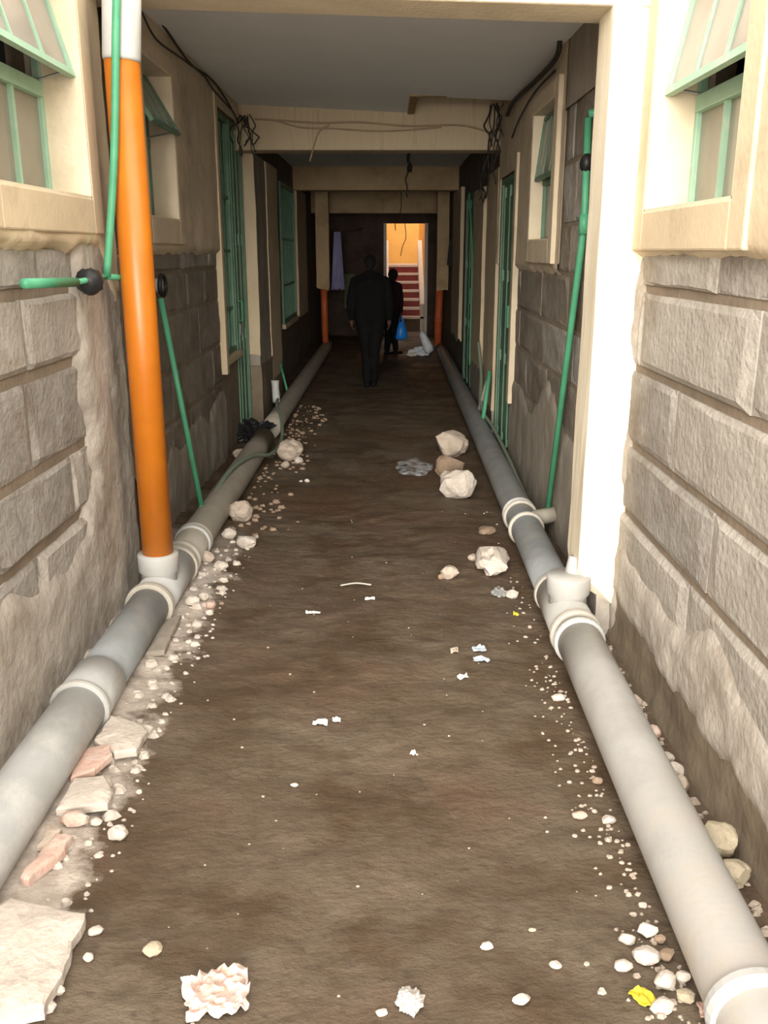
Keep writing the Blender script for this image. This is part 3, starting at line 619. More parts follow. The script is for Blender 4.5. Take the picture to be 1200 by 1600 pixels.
# right vertical green pipe
gx = XR - 0.045
q0 = PX(919, 185, gx); q1 = PX(913, 350, gx); q2 = PX(854, 812, gx - 0.02)
wr = empty('water_pipe', q2, 'upright green water pipe on the right wall with a black valve near the top', 'pipe')
yb = (q1.y + q2.y) / 2
MB().tube([q0, q1, q2], 0.019, 12).build('green_length', 'green_pipe', wr, True)
MB().tube([q0 + Vector((0, 0, 0.02)), q0 + Vector((0.05, 0, 0.03))], 0.022, 10).build('wall_elbow', 'green_pipe', wr, True)
vz = q0 + (q1 - q0) * 0.42
MB().ico(vz + Vector((0, 0, 0)), 0.05, 2, lambda v: 1 + 0.15 * fbm(v.x * 3, v.y * 3, v.z * 3), (0.7, 0.8, 1)).build('black_valve', 'black_rubber', wr, True)
MB().tube([q1 + Vector((0, 0, 0.05)), q1 - Vector((0, 0, 0.05))], 0.028, 12).build('coupling', 'green_pipe', wr, True)
MB().tube([q2 + (q1 - q2).normalized() * 0.06, q2, q2 + Vector((-0.03, 0.05, -0.02))], 0.025, 12).build('elbow', 'green_pipe', wr, True)
tube_thing('hose', [q2, (gx - 0.06, q2.y + 0.5, 0.09), (rx(7.2) + 0.12, 7.2, 0.12), (rx(8.2) + 0.105, 8.2, 0.17), (rx(8.9) + 0.06, 8.9, 0.24), (rx(9.4) + 0.10, 9.5, 0.50), (XR - 0.08, 9.9, 0.8)], 0.017, 'green_hose', 'dusty green hose running behind the right drain pipe', 'hose', 10)
tube_thing('water_pipe', [PX(765, 580, 1.0), PX(757, 640, 0.95), PX(752, 672, 0.93)], 0.02, 'green_pipe', 'short green pipe leaning by the right hand pier', 'pipe', 10, False)
tube_thing('water_pipe', [PX(741, 668, 0.93), PX(762, 596, 1.0)], 0.022, 'pvc_dusty', 'thin grey pipe leaning beside the boulders by the right pier', 'pipe', 10, False)
tube_thing('water_pipe', [PX(734, 570, 1.02), PX(736, 490, 1.02), PX(738, 400, 1.02), PX(733, 300, 1.02)], 0.014, 'green_pipe', 'thin green pipe on the wall by the far right door', 'pipe', 8)
# ------------------------------------------------------------ wires
tube_thing('electric_cable', [PX(232, 5, XL2 + 0.07), PX(262, 50, XL2 + 0.07), PX(298, 100, XL2 + 0.07), PX(328, 122, XL2 + 0.07), PX(350, 150, XL2 + 0.07), PX(372, 190, XL2 + 0.08)], 0.008, 'cable', 'dark cable sagging along the top of the left wall', 'cable', 8)
tube_thing('electric_cable', [PX(222, 20, XL2 + 0.06), PX(245, 62, XL2 + 0.06), PX(285, 92, XL2 + 0.06), PX(318, 118, XL2 + 0.06), PX(335, 142, XL2 + 0.06), PX(365, 175, XL2 + 0.06)], 0.006, 'cable', 'thinner cable looping below the dark one on the left wall', 'cable', 8)
tube_thing('electric_cable', [PX(877, 35, XR - 0.07), PX(875, 60, XR - 0.07), PX(868, 92, XR - 0.07), PX(835, 128, XR - 0.07), PX(803, 158, XR - 0.07), PX(792, 180, XR - 0.07)], 0.016, 'cable', 'thick black cable along the top of the right wall', 'cable', 8)
tube_thing('electric_cable', [PX(867, 110, XR - 0.055), PX(835, 145, XR - 0.055), PX(812, 185, XR - 0.055), PX(800, 215, XR - 0.055)], 0.007, 'cable', 'thin cable slanting below the thick one on the right wall', 'cable', 8)
by = 8.87
tube_thing('electric_cable', [PY(398, 186, by), PY(430, 188, by), PY(500, 192, by), PY(560, 191, by), PY(640, 197, by), PY(720, 196, by), PY(768, 208, by)], 0.008, 'cable_beige', 'upper painted-over wire strung across the second beam', 'cable', 8)
tube_thing('electric_cable', [PY(430, 188, by), PY(470, 199, by), PY(520, 201, by), PY(600, 205, by), PY(690, 199, by)], 0.007, 'cable_beige', 'lower painted-over wire drooping across the second beam', 'cable', 8)
tube_thing('electric_cable', [PY(515, 195, by), PY(498, 207, by), PY(490, 230, by), PY(484, 252, by)], 0.007, 'cable_beige', 'short wire end curving down off the second beam', 'cable', 8)
def tangle(name, c, r, n, label, m='cable'):
    root = empty(name, c, label, 'cable')
    for k in range(n):
        pts = []; p = Vector(c) + Vector((random.uniform(-.5, .5) * r[0], random.uniform(-.5, .5) * r[1], r[2] * 0.5))
        for j in range(6):
            pts.append(p.copy()); p = p + Vector((random.uniform(-.4, .4) * r[0], random.uniform(-.4, .4) * r[1], -r[2] / 6 * random.uniform(0.3, 1.6)))
        MB().tube(smooth_path(pts, 5), random.uniform(0.004, 0.008), 6).build('wire', m, root, True)
tangle('wire_tangle', (-1.27, 8.75, 2.74), (0.13, 0.2, 0.36), 9, 'tangle of wires bunched at the left end of the second beam')
tangle('wire_tangle', (1.0, 8.8, 2.72), (0.12, 0.2, 0.6), 9, 'tangle of wires hanging at the right end of the second beam')
tangle('wire_tangle', (0.98, 9.6, 2.40), (0.10, 0.3, 0.5), 6, 'loose wires hanging over the first pier on the right')
lh = empty('lamp_holder', PY(637, 262, 12.0), 'black lamp holder dangling on twisted wires from the ceiling', 'lamp')
MB().tube(smooth_path([(0.28, 12, 2.95), (0.27, 12, 2.85), (0.29, 12, 2.78)], 5), 0.02, 8).build('flex', 'cable', lh, True)
MB().tube([(0.29, 12, 2.80), (0.29, 12, 2.76), (0.285, 12, 2.70)], [0.02, 0.035, 0.03], 12).build('socket', 'black_rubber', lh, True)
MB().tube(smooth_path([(0.285, 12, 2.72), (0.24, 12, 2.62), (0.26, 12, 2.52), (0.25, 12, 2.44), (0.27, 12, 2.40)], 5), 0.010, 8).build('loose_wire', 'cable', lh, True)
tube_thing('electric_cable', [PY(627, 300, 17.49), PY(626, 330, 17.48), PY(618, 345, 17.46), PY(618, 360, 17.46)], 0.008, 'cable', 'wire dangling in front of the lit stair doorway', 'cable', 6)
tube_thing('electric_cable', [PY(632, 340, 19.49), PY(633, 352, 19.47), PY(634, 372, 19.46), PY(629, 385, 19.46), PY(626, 400, 19.46)], 0.008, 'cable', 'squiggly wire hanging down over the yellow stair wall', 'cable', 6)
# ------------------------------------------------------------ stones, rubble and litter
def gz(x, y): return floor_h(x, y)
def rock_mesh(mb, c, sx, sy, sz, sub=2, rough=0.22, cuts=5, rnd=None):
    rnd = rnd or random; sd_ = rnd.uniform(0, 100)
    planes = []
    for k in range(cuts):
        n = Vector((rnd.uniform(-1, 1), rnd.uniform(-1, 1), rnd.uniform(-0.4, 1))).normalized(); planes.append((n, rnd.uniform(0.62, 0.88)))
    bm = bmesh.new(); bmesh.ops.create_icosphere(bm, subdivisions=sub, radius=1.0); bm.verts.index_update(); i = len(mb.v)
    for v in bm.verts:
        p = v.co.copy(); p *= 1 + rough * fbm(p.x * 1.4 + sd_, p.y * 1.4, p.z * 1.4, 4)
        for n, d in planes:
            e = p.dot(n) - d
            if e > 0: p -= n * e * 0.9
        mb.v.append(Vector((c[0] + p.x * sx, c[1] + p.y * sy, c[2] + p.z * sz)))
    for f in bm.faces: mb.f.append(tuple(i + v.index for v in f.verts))
    bm.free(); return mb
def px_scale(x, y):
    p = G(x, y); return p, (p - Vector((0, 0, CH))).length / FPX / 1.02
def rock(x, y, wpx, m, label, name='stone', hr=0.75, dr=0.85, cat='stone', group=None, z=0.0, sub=2, cuts=5, rough=0.22):
    """x, y: middle of where it touches the ground in the photo; wpx its width there"""
    p, s = px_scale(x, y); wd = wpx * s / 2; sz = wd * hr
    c = Vector((p.x, p.y + wd * dr * 0.6, gz(p.x, p.y) + z + sz * 0.78))
    if -1.45 < p.x < -0.9 and abs(c.x - lx(c.y)) < 0.12 and z == 0: pass
    mb = rock_mesh(MB(), c, wd, wd * dr, sz, sub, rough, cuts)
    o = mb.build(name, m, None, False); return tag(o, label, cat, group)
rock(706, 770, 40, 'rock_pale', 'pale lower boulder of the pile against the right drain pipe', 'boulder', 0.9, 0.8, sub=3)
rock(718, 780, 58, 'rock_pale', 'flat pale boulder at the front of the pile by the right pipe', 'boulder', 0.85, 0.7, sub=3)
rock(702, 748, 46, 'rock_brown', 'brown boulder in the middle of the pile by the right pipe', 'boulder', 0.95, 0.7, sub=3)
rock(704, 716, 54, 'rock', 'rounded rearmost boulder of the pile by the right drain pipe', 'boulder', 0.9, 0.8, sub=3)
rock(771, 900, 48, 'rock_pale', 'ragged pale concrete chunk leaning on the right pipe', 'concrete_chunk', 0.85, 2.5, cat='rubble', sub=3, rough=0.45)
rock(760, 838, 34, 'rock_brown', 'flat brown stone just behind the pale concrete chunk', hr=0.4)
rock(739, 880, 16, 'rock', 'small round stone left of the pale concrete chunk')
rock(757, 884, 20, 'rock', 'grey pebble touching the pale concrete chunk', hr=0.6)
rock(701, 908, 32, 'rock', 'lone angular grey-brown stone on the mud left of the right pipe')
rock(690, 908, 12, 'rock_brown', 'tiny stone touching the lone angular stone')
rock(384, 862, 32, 'rock_pale', 'round pale stone lying out from the left pipe', sub=3)
rock(358, 848, 24, 'rock_pale', 'chipped pale stone close to the left pipe behind the round one')
rock(377, 820, 36, 'rock', 'larger tan stone wedged against the left pipe', hr=1.0, sub=3)
rock(345, 900, 24, 'rock_pale', 'pale stone beside the left tee')
rock(400, 845, 9, 'rock', 'small stone right of the round pale stone by the left pipe')
rock(322, 888, 26, 'rock', 'greyish stone tucked under the left pipe near the tee')
rock(452, 722, 46, 'rock', 'angular stone beside the black plastic heap', sub=3)
rock(466, 726, 16, 'rock_pale', 'broken tip of stone right of the black plastic heap')
rock(445, 733, 16, 'rock', 'small stone below the angular one by the black heap')
rock(377, 726, 30, 'rock', 'stone between the left pipe and the wall', sub=3)
rock(480, 755, 9, 'rock_pale', 'white pebble alone on the mud near the left hose')
rock(470, 754, 6, 'rock_pale', 'tiny pebble left of the white pebble near the left hose')
for x, y, wd, m, lb in ((318, 945, 20, 'rock_pale', 'topmost pale rubble piece by the left tee'), (330, 958, 18, 'brick_pink', 'pinkish rubble piece right of the left tee'), (327, 968, 14, 'rock_pale', 'lower small rubble piece right of the left tee'), (300, 955, 24, 'rock_pale', 'rubble piece close under the left tee'), (346, 950, 9, 'rock_brown', 'small brown stone furthest out from the left tee'), (308, 988, 20, 'rock_pale', 'rubble piece at the tip of the dusty strip by the tee')):
    rock(x, y, wd, m, lb, 'rubble_piece', 0.7, 0.8, 'rubble')
# flat slabs and brick shards
def shard(pts, z0, th, m, label, name='concrete_slab', tilt=(0, 0), cat='rubble', seed=1):
    g = [G(x, y) for x, y in pts]; cx = sum(p.x for p in g) / len(g); cy = sum(p.y for p in g) / len(g)
    out = []
    for i in range(len(g)):          # roughen the outline
        a, b = g[i], g[(i + 1) % len(g)]; k = max(2, int((b - a).length / 0.03))
        for j in range(k):
            p = a.lerp(b, j / k); e = 0.010 * fbm(p.x * 16, p.y * 16, seed) if j else 0
            out.append(Vector((p.x + e, p.y + e, 0)))
    base = max(gz(p.x, p.y) for p in g) - 0.004; n = len(out); mb = MB()
    def zz(p, top): return base + z0 + (p.x - cx) * tilt[0] + (p.y - cy) * tilt[1] + (th if top else 0)
    rings = [(1.0, False, 0), (1.0, True, -0.006), (0.93, True, 0.0), (0.62, True, 0.004), (0.3, True, 0.005)]
    for k, top, dz in rings:
        for p in out:
            q = Vector((cx + (p.x - cx) * k, cy + (p.y - cy) * k, 0)); q.z = zz(q, top) + dz + (0.006 * fbm(q.x * 9, q.y * 9, seed + 3, 4) if top else 0); mb.v.append(q)
    for r_ in range(len(rings) - 1):
        for i in range(n):
            a = r_ * n + i; b = r_ * n + (i + 1) % n; mb.f.append((a, a + n, b + n, b))
    mb.f.append(tuple(range(n))); mb.f.append(tuple((len(rings) - 1) * n + i for i in reversed(range(n))))
    # orient outward
    o = mb.build(name, m, None); bm = bmesh.new(); bm.from_mesh(o.data); bmesh.ops.recalc_face_normals(bm, faces=bm.faces[:]); bm.to_mesh(o.data); bm.free()
    return tag(o, label, cat)
shard([(-60, 1480), (20, 1428), (80, 1440), (136, 1452), (112, 1520), (72, 1606), (-60, 1640)], 0, 0.035, 'rock_pale', 'large broken pale concrete slab on the ground at the near left corner')
shard([(112, 1237), (128, 1190), (176, 1188), (178, 1205), (150, 1228)], 0, 0.025, 'brick_pink', 'pink brick shard under the near left pipe', 'brick_shard', (0.15, 0), seed=2)
shard([(228, 1038), (246, 985), (285, 975), (272, 1005), (258, 1037)], 0, 0.018, 'cement_grey', 'flat grey tile piece lying beside the left tee', 'tile_piece', (0.1, 0), seed=3)
shard([(35, 1395), (92, 1325), (116, 1330), (104, 1352), (48, 1400)], 0, 0.03, 'brick_pink', 'long pinkish shard in the rubble below the left pipe', 'brick_shard', seed=4)
shard([(90, 1290), (118, 1240), (165, 1236), (178, 1262), (170, 1280), (130, 1285)], 0, 0.03, 'rock_pale', 'flat pale lump of mortar below the pink brick shard', 'mortar_lump', seed=5)
shard([(150, 1180), (175, 1140), (215, 1150), (232, 1165), (215, 1195), (180, 1200)], 0, 0.03, 'rock_pale', 'pale lump of mortar beyond the pink brick shard', 'mortar_lump', seed=6)
shard([(60, 1345), (78, 1310), (100, 1318), (85, 1345)], 0, 0.02, 'rock', 'thin grey piece of mortar under the near left pipe', 'mortar_lump', seed=8)
rock(115, 1305, 42, 'brick_pink', 'oblong pinkish stone in the rubble strip', hr=0.55, dr=0.5)
rock(150, 1298, 20, 'rock_pale', 'little pale stone right of the oblong pinkish stone', hr=0.5)
rock(166, 1243, 20, 'rock_pale', 'round pale stone at the edge of the rubble strip')
rock(182, 1316, 30, 'rock_pale', 'knobbly pale stone on the mud right of the rubble strip', sub=3)
rock(228, 1155, 24, 'rock_pale', 'pale stone at the dusty edge beyond the rubble')
rock(138, 1330, 12, 'rock_pale', 'tiny white stone below the knobbly pale stone')
rock(148, 1468, 22, 'rock_pale', 'pale stone off the corner of the large concrete slab', hr=0.5)
rock(139, 1510, 17, 'rock_pale', 'white pebble right of the large concrete slab')
rock(90, 1562, 20, 'rock_pale', 'pale pebble at the lower edge of the large concrete slab')
rock(76, 1588, 24, 'rock_pale', 'pale stone at the bottom edge beside the large slab')
rock(237, 1500, 32, 'rock_yellow', 'yellowish stone half sunk in the mud at lower left', hr=0.45)
# right-hand pebbles
for x, y, wd, m, lb in ((1013, 1472, 30, 'paper', 'flat whitish pebble uppermost in the pebble patch by the near right pipe'),
    (980, 1486, 25, 'rock_pale', 'round pale pebble left of the flat white one by the near right pipe'), (1011, 1516, 40, 'rock_pale', 'largest grey stone in the pebble patch by the near right pipe'),
    (974, 1526, 26, 'rock_pale', 'oblong white pebble left of the largest pebble patch stone'), (1041, 1556, 36, 'rock_pale', 'pale stone right of the yellow leaf'),
    (1037, 1594, 36, 'rock_pale', 'pale stone at the bottom edge below the yellow leaf'), (1072, 1575, 28, 'rock_yellow', 'tan stone squeezed against the near right pipe'),
    (1070, 1545, 24, 'rock_pale', 'pale stone against the near right pipe above the tan one'), (1032, 1482, 18, 'rock_brown', 'brown pebble touching the near right pipe'),
    (1042, 1510, 26, 'rock_brown', 'brown stone between the largest stone and the near right pipe'), (952, 1288, 22, 'rock_pale', 'white pebble beside the middle of the right pipe'),
    (873, 1099, 20, 'rock_pale', 'white pebble next to the right pipe below the tee'), (934, 1225, 18, 'rock_brown', 'flat dark stone by the right pipe above the white pebble'),
    (1005, 1424, 14, 'rock_pale', 'small white pebble above the pebble patch'), (990, 1436, 12, 'rock', 'small grey pebble above the pebble patch')):
    rock(x, y, wd, m, lb, 'pebble', 0.6, 0.8, 'stone', 'pebbles beside the right pipe')
def rock_at(x, y, z, wd, m, label, hr=0.8, dr=1.1, name='stone'):
    o = rock_mesh(MB(), Vector((x, y, z)), wd / 2, wd / 2 * dr, wd / 2 * hr, 3).build(name, m, None); return tag(o, label, 'stone', 'stones behind the right pipe')
for px_, py_, wp_, m, lb in ((1120, 1335, 46, 'rock_yellow', 'largest tan stone between the right pipe and wall'), (1146, 1382, 34, 'rock_yellow', 'smaller tan stone in front of the largest one behind the right pipe'), (1052, 1215, 24, 'rock_pale', 'pale stone stuck behind the right pipe'), (1062, 1240, 24, 'rock', 'grey stone just in front of the pale one behind the right pipe'), (1040, 1200, 18, 'rock_pale', 'small pale stone furthest up behind the right pipe'), (1018, 1150, 22, 'brick_pink', 'reddish stone behind the right pipe near the tee'), (992, 1115, 18, 'rock', 'grey stone behind the right pipe closest to the tee')):
    p = PX(px_, py_, 0.99); s = (p - Vector((0, 0, CH))).length / FPX
    rock_at(0.99, p.y, gz(0.99, p.y) + wp_ * s * 0.42 + 0.01, wp_ * s * 1.15, m, lb)
for x, y, wd, lb in ((762, 1488, 22, 'white pebble standing alone on the near mud'), (815, 1580, 28, 'oblong white pebble at the bottom right of centre'), (868, 1520, 20, 'flat pale pebble half buried in the near mud'), (460, 1228, 13, 'tiny white pebble in the middle of the mud'), (596, 1590, 18, 'pale pebble left of the crumpled foil'), (905, 1278, 24, 'orange chip of brick lying left of the right pipe'), (832, 1462, 12, 'little yellowish chip on the near mud')):
    rock(x, y, wd, 'brick_pink' if 'orange' in lb else 'rock_yellow' if 'yellowish' in lb else 'rock_pale', lb, 'pebble', 0.45, 0.7)
# flat litter: thin bent pieces
def scrap(x, y, wpx, hpx, m, label, name='paper_scrap', cat='litter', lift=0.012, seed=0, rot=0.0, ragged=0.25, n=7):
    p, s = px_scale(x, y); wd = wpx * s; dp = hpx * s * 1.35; mb = MB(); rnd = random.Random(seed)
    ca, sa = math.cos(rot), math.sin(rot)
    for top in (0, 1):
        for j in range(n):
            for i in range(n):
                u, v = i / (n - 1) - 0.5, j / (n - 1) - 0.5
                k = 1 - ragged * abs(fbm(math.atan2(v, u) * 1.4 + seed * 3.1, seed, 2.0)) * 2 * max(abs(u), abs(v))
                X = u * wd * k; Y = v * dp * k; X, Y = X * ca - Y * sa, X * sa + Y * ca
                Z = lift * (0.5 + fbm(u * (3 if n < 9 else 7) + seed, v * (3 if n < 9 else 7), seed, 3)) + 0.0025 * top
                gx_, gy_ = p.x + X, p.y + Y; mb.v.append(Vector((gx_, gy_, gz(gx_, gy_) + max(0.002, Z) + 0.0025 * top + 0.002)))
    q = n * n
    for j in range(n - 1):
        for i in range(n - 1):
            a = j * n + i; mb.f.append((a, a + n, a + n + 1, a + 1)); a += q; mb.f.append((a, a + 1, a + n + 1, a + n))
    ed = [i for i in range(n)] + [j * n + n - 1 for j in range(1, n)] + [(n - 1) * n + i for i in range(n - 2, -1, -1)] + [j * n for j in range(n - 2, 0, -1)]
    for k in range(len(ed)):
        a, b = ed[k], ed[(k + 1) % len(ed)]; mb.f.append((a, b, b + q, a + q))
    return tag(mb.build(name, m, None, False), label, cat)
scrap(748, 1020, 22, 12, 'blue_scrap', 'upper torn piece of bluish plastic on the mud', 'plastic_scrap', seed=1, ragged=0.5)
scrap(752, 1036, 26, 12, 'blue_scrap', 'lower torn piece of bluish plastic on the mud', 'plastic_scrap', seed=2, ragged=0.5)
scrap(723, 1062, 17, 8, 'paper', 'small cream paper scrap below the bluish plastic', seed=3, rot=0.4)
scrap(710, 1023, 13, 10, 'rock', 'dry leaf curled left of the bluish plastic', 'dry_leaf', seed=4)
scrap(500, 1133, 24, 8, 'paper', 'left of two small paper scraps in mid floor', seed=5)
scrap(526, 1126, 13, 7, 'paper', 'right of two small paper scraps in mid floor', seed=6)
scrap(489, 961, 24, 5, 'paper', 'thin pale scrap on the mud near the left tee', seed=7)
scrap(578, 937, 16, 5, 'paper', 'thin pale scrap in the centre of the floor', seed=8)
scrap(806, 963, 9, 5, 'leaf_yellow', 'tiny yellow scrap by the right tee', 'yellow_scrap', seed=9)
scrap(1004, 1572, 26, 24, 'leaf_yellow', 'bright yellow leaf among the pebbles at lower right', 'leaf', seed=10, rot=0.5)
scrap(1104, 1588, 26, 18, 'brick_pink', 'pink scrap under the near right pipe', 'plastic_scrap', seed=11)
scrap(645, 1180, 9, 5, 'paper', 'speck of white paper in the middle of the floor', seed=12)
p = G(532, 918); q = G(580, 917)
tag(MB().tube(smooth_path([p + Vector((0, 0, 0.012)), p.lerp(q, 0.5) + Vector((0, 0.01, 0.02)), q + Vector((0, 0, 0.012))], 4), 0.004, 6).build('straw', 'rock_pale', None), 'thin pale straw lying across the mud', 'litter')
def crumple(x, y, wpx, m, label, name, hr=0.5, dr=1.0, amp=0.55, cat='litter', seed=0, z=0.0):
    p, s = px_scale(x, y); r_ = wpx * s / 2
    mb = MB().ico((p.x, p.y, gz(p.x, p.y) + z + r_ * hr * 0.7), r_, 4, lambda v: 0.85 + amp * fbm(v.x * 2.2 + seed, v.y * 2.2, v.z * 2.2, 5) + 0.18 * abs(fbm(v.x * 6, v.y * 6 + seed, v.z * 6, 3)), (1, dr, hr))
    return tag(mb.build(name, m, None, False), label, cat)
scrap(340, 1562, 94, 62, 'wrapper', 'crumpled pinkish-white wrapper on the mud at the bottom left', 'crumpled_wrapper', lift=0.028, seed=3, rot=0.3, ragged=0.35, n=16)
crumple(640, 1572, 40, 'foil', 'crumpled silvery foil at the bottom centre', 'crumpled_foil', 0.45, 1.2, seed=5, amp=0.28)
crumple(782, 930, 24, 'pvc_dark', 'small grey plastic bag by the right pipe below the concrete chunk', 'plastic_bag', 0.6, 0.9, seed=8)
rock(801, 935, 20, 'rock_pale', 'white stone touching the small grey bag by the right pipe')
crumple(656, 555, 30, 'white_bag', 'white plastic bag on the floor by the far right pipe', 'plastic_bag', 0.5, 0.8, seed=11)
crumple(644, 557, 16, 'paper', 'small white litter left of the far white plastic bag', 'crumpled_paper', 0.4, 0.8, seed=12)
o = MB(); a = PY(658, 518, 15.6); b = PY(672, 558, 15.6); b.z = 0.08
o.tube([a, a.lerp(b, 0.2), a.lerp(b, 0.8), b], [0.03, 0.06, 0.09, 0.07], 10).build('sack', 'white_bag', None, True)
tag(bpy.data.objects['sack'], 'slim white sack leaning beside the far right riser', 'sack')
crumple(398, 692, 58, 'black_rubber', 'heap of black plastic stuffed behind the left drain pipe', 'black_plastic_heap', 0.62, 1.0, 0.6, 'plastic heap', 21, 0.02)
# clear plastic / wet patch, with its glints painted in as pale colour
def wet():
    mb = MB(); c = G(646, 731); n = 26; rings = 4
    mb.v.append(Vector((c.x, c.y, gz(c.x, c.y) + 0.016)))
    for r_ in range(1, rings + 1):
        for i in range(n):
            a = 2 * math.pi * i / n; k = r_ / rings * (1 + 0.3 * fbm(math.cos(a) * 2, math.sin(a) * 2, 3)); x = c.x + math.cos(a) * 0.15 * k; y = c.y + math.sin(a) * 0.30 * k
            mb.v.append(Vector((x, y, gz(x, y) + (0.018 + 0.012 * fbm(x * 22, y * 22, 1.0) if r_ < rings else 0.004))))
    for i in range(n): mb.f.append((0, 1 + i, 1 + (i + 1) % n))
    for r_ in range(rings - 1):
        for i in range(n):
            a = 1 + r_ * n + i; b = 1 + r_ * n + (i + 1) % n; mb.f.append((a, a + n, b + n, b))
    return tag(mb.build('plastic_sheet', 'wet_painted_glints', None, True), 'wet plastic with painted glints lying on the dark mud left of the boulders', 'litter')
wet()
# uncountable grit
def grit(name, m, n, fx, label, smin, smax):
    rnd = random.Random(hash(label) % 1000 if False else len(label)); mb = MB()
    for k in range(n):
        x, y = fx(rnd); s = rnd.uniform(smin, smax) * (0.6 + 0.8 * rnd.random()); z = gz(x, y)
        i = len(mb.v); a = rnd.uniform(0, 6.28)
        for q in range(12):
            t = 2 * math.pi * (q % 6) / 6 + a; rr = (1.0 if q < 6 else 0.62) * rnd.uniform(0.75, 1.15); mb.v.append(Vector((x + math.cos(t) * rr * s, y + math.sin(t) * rr * s * 0.8, z + (0 if q < 6 else s * rnd.uniform(0.5, 0.8)) - 0.001)))
        mb.f += [(i + q, i + (q + 1) % 6, i + 6 + (q + 1) % 6, i + 6 + q) for q in range(6)] + [tuple(i + 6 + q for q in range(6))]
    return tag(mb.build(name, m, None), label, 'gravel', kind='stuff')
grit('gravel', 'rock_pale', 130, lambda r: (max(-1.03, -0.80 - abs(r.gauss(0, 0.12))), r.uniform(1.5, 5.2)), 'pale grit scattered along the dusty strip by the left pipe', 0.004, 0.012)
grit('gravel', 'rock', 260, lambda r: (0.74 - abs(r.gauss(0, 0.07)), 1.5 + abs(r.gauss(0, 1.6))), 'fine grey grit scattered along the near side of the right pipe', 0.004, 0.011)
grit('rubble_crumbs', 'rock_pale', 130, lambda r: (r.uniform(-1.03, -0.86), r.uniform(1.5, 5.3)), 'crumbled pale mortar lumps filling the dusty strip by the left pipe', 0.012, 0.028)
grit('gravel', 'rock', 160, lambda r: (0.98 + r.uniform(-0.03, 0.05), r.uniform(1.8, 3.8)), 'loose grit packed between the right pipe and the wall', 0.008, 0.02)
grit('gravel', 'rock', 90, lambda r: (r.uniform(-0.75, 0.7), r.uniform(1.4, 6)), 'tiny pale specks of grit strewn over the mud', 0.0025, 0.006)
grit('gravel', 'rock_brown', 200, lambda r: (max(-1.0, -0.90 + r.gauss(0, 0.13)), r.uniform(5.3, 10.5)), 'brown grit and crumbs along the deeper left pipe', 0.008, 0.025)
# ------------------------------------------------------------ hanging clothes
def cloth(name, c, wd, ht, m, label, ax='x', amp=0.03, taper=0.0, seed=0):
    mb = MB(); nu, nv = 14, 12
    for s in (0, 1):
        for j in range(nv):
            for i in range(nu):
                u, v = i / (nu - 1) - 0.5, j / (nv - 1)
                k = 1 - taper * (1 - v); f = amp * math.sin(u * 17 + seed) * (0.4 + 0.6 * v) + 0.02 * fbm(u * 4, v * 3, seed) + 0.008 * s
                a = u * wd * k
                edge = 0.04 * fbm(u * 5, seed, 3.0) * v
                mb.v.append(Vector((c[0] + (a if ax == 'x' else f), c[1] + (f if ax == 'x' else a), c[2] - v * ht + edge)))
    q = nu * nv
    for j in range(nv - 1):
        for i in range(nu - 1):
            a = j * nu + i; mb.f.append((a, a + 1, a + nu + 1, a + nu)); a += q; mb.f.append((a, a + nu, a + nu + 1, a + 1))
    ed = [i for i in range(nu)] + [j * nu + nu - 1 for j in range(1, nv)] + [(nv - 1) * nu + i for i in range(nu - 2, -1, -1)] + [j * nu for j in range(nv - 2, 0, -1)]
    for k in range(len(ed)):
        a, b = ed[k], ed[(k + 1) % len(ed)]; mb.f.append((b, a, a + q, b + q))
    return tag(mb.build(name, m, None, True), label, 'cloth')
a = PY(527, 362, 17.0)
cloth('hanging_cloth', (a.x, 17.0, a.z), 0.24, 1.02, 'cloth_violet', 'pale violet cloth hanging by the far left pipe', taper=0.5)
a = PY(546, 428, 19.44)
cloth('hanging_cloth', (a.x, 19.44, a.z), 0.22, 0.7, 'cloth_olive', 'dull green cloth hanging low at the far left', seed=3)
a = PY(704, 372, 14.6)
cloth('hanging_cloth', (a.x + 0.02, 14.75, a.z), 0.12, 0.42, 'cloth_dark', 'small dark rag hanging on the far right pier', seed=5, taper=0.6)
tube_thing('clothes_line', [(-1.38, 17.1, 2.2), (PY(527, 362, 17.0).x, 17.0, PY(527, 362, 17.0).z), (-0.75, 17.9, 2.10), (-0.5, 19.48, 2.2)], 0.005, 'cable', 'thin clothes line strung across the far left corner', 'line', 6)
# ------------------------------------------------------------ people
def fused(name, caps, ells, m, parent, vox=0.008, smooth_it=4):
    mb = MB()
    for (a, ra, b, rb) in caps:
        a, b = Vector(a), Vector(b); mb.tube([a, a.lerp(b, 0.33), a.lerp(b, 0.66), b], [ra, ra + (rb - ra) * 0.33, ra + (rb - ra) * 0.66, rb], 14)
        mb.ico(a, ra * 1.0, 2); mb.ico(b, rb * 1.0, 2)
    for (c, r) in ells: mb.ico(c, 1.0, 3, None, r)
    o = mb.build(name, m, None, True)
    md = o.modifiers.new('r', 'REMESH'); md.mode = 'VOXEL'; md.voxel_size = vox; md.use_smooth_shade = True
    md2 = o.modifiers.new('s', 'SMOOTH'); md2.iterations = smooth_it; md2.factor = 0.5
    dg = bpy.context.evaluated_depsgraph_get(); me = bpy.data.meshes.new_from_object(o.evaluated_get(dg))
    bpy.data.objects.remove(o, do_unlink=True)
    me.materials.clear(); me.materials.append(M[m])
    for p in me.polygons: p.use_smooth = True
    o = bpy.data.objects.new(name, me); C.objects.link(o); o.parent = parent; return o
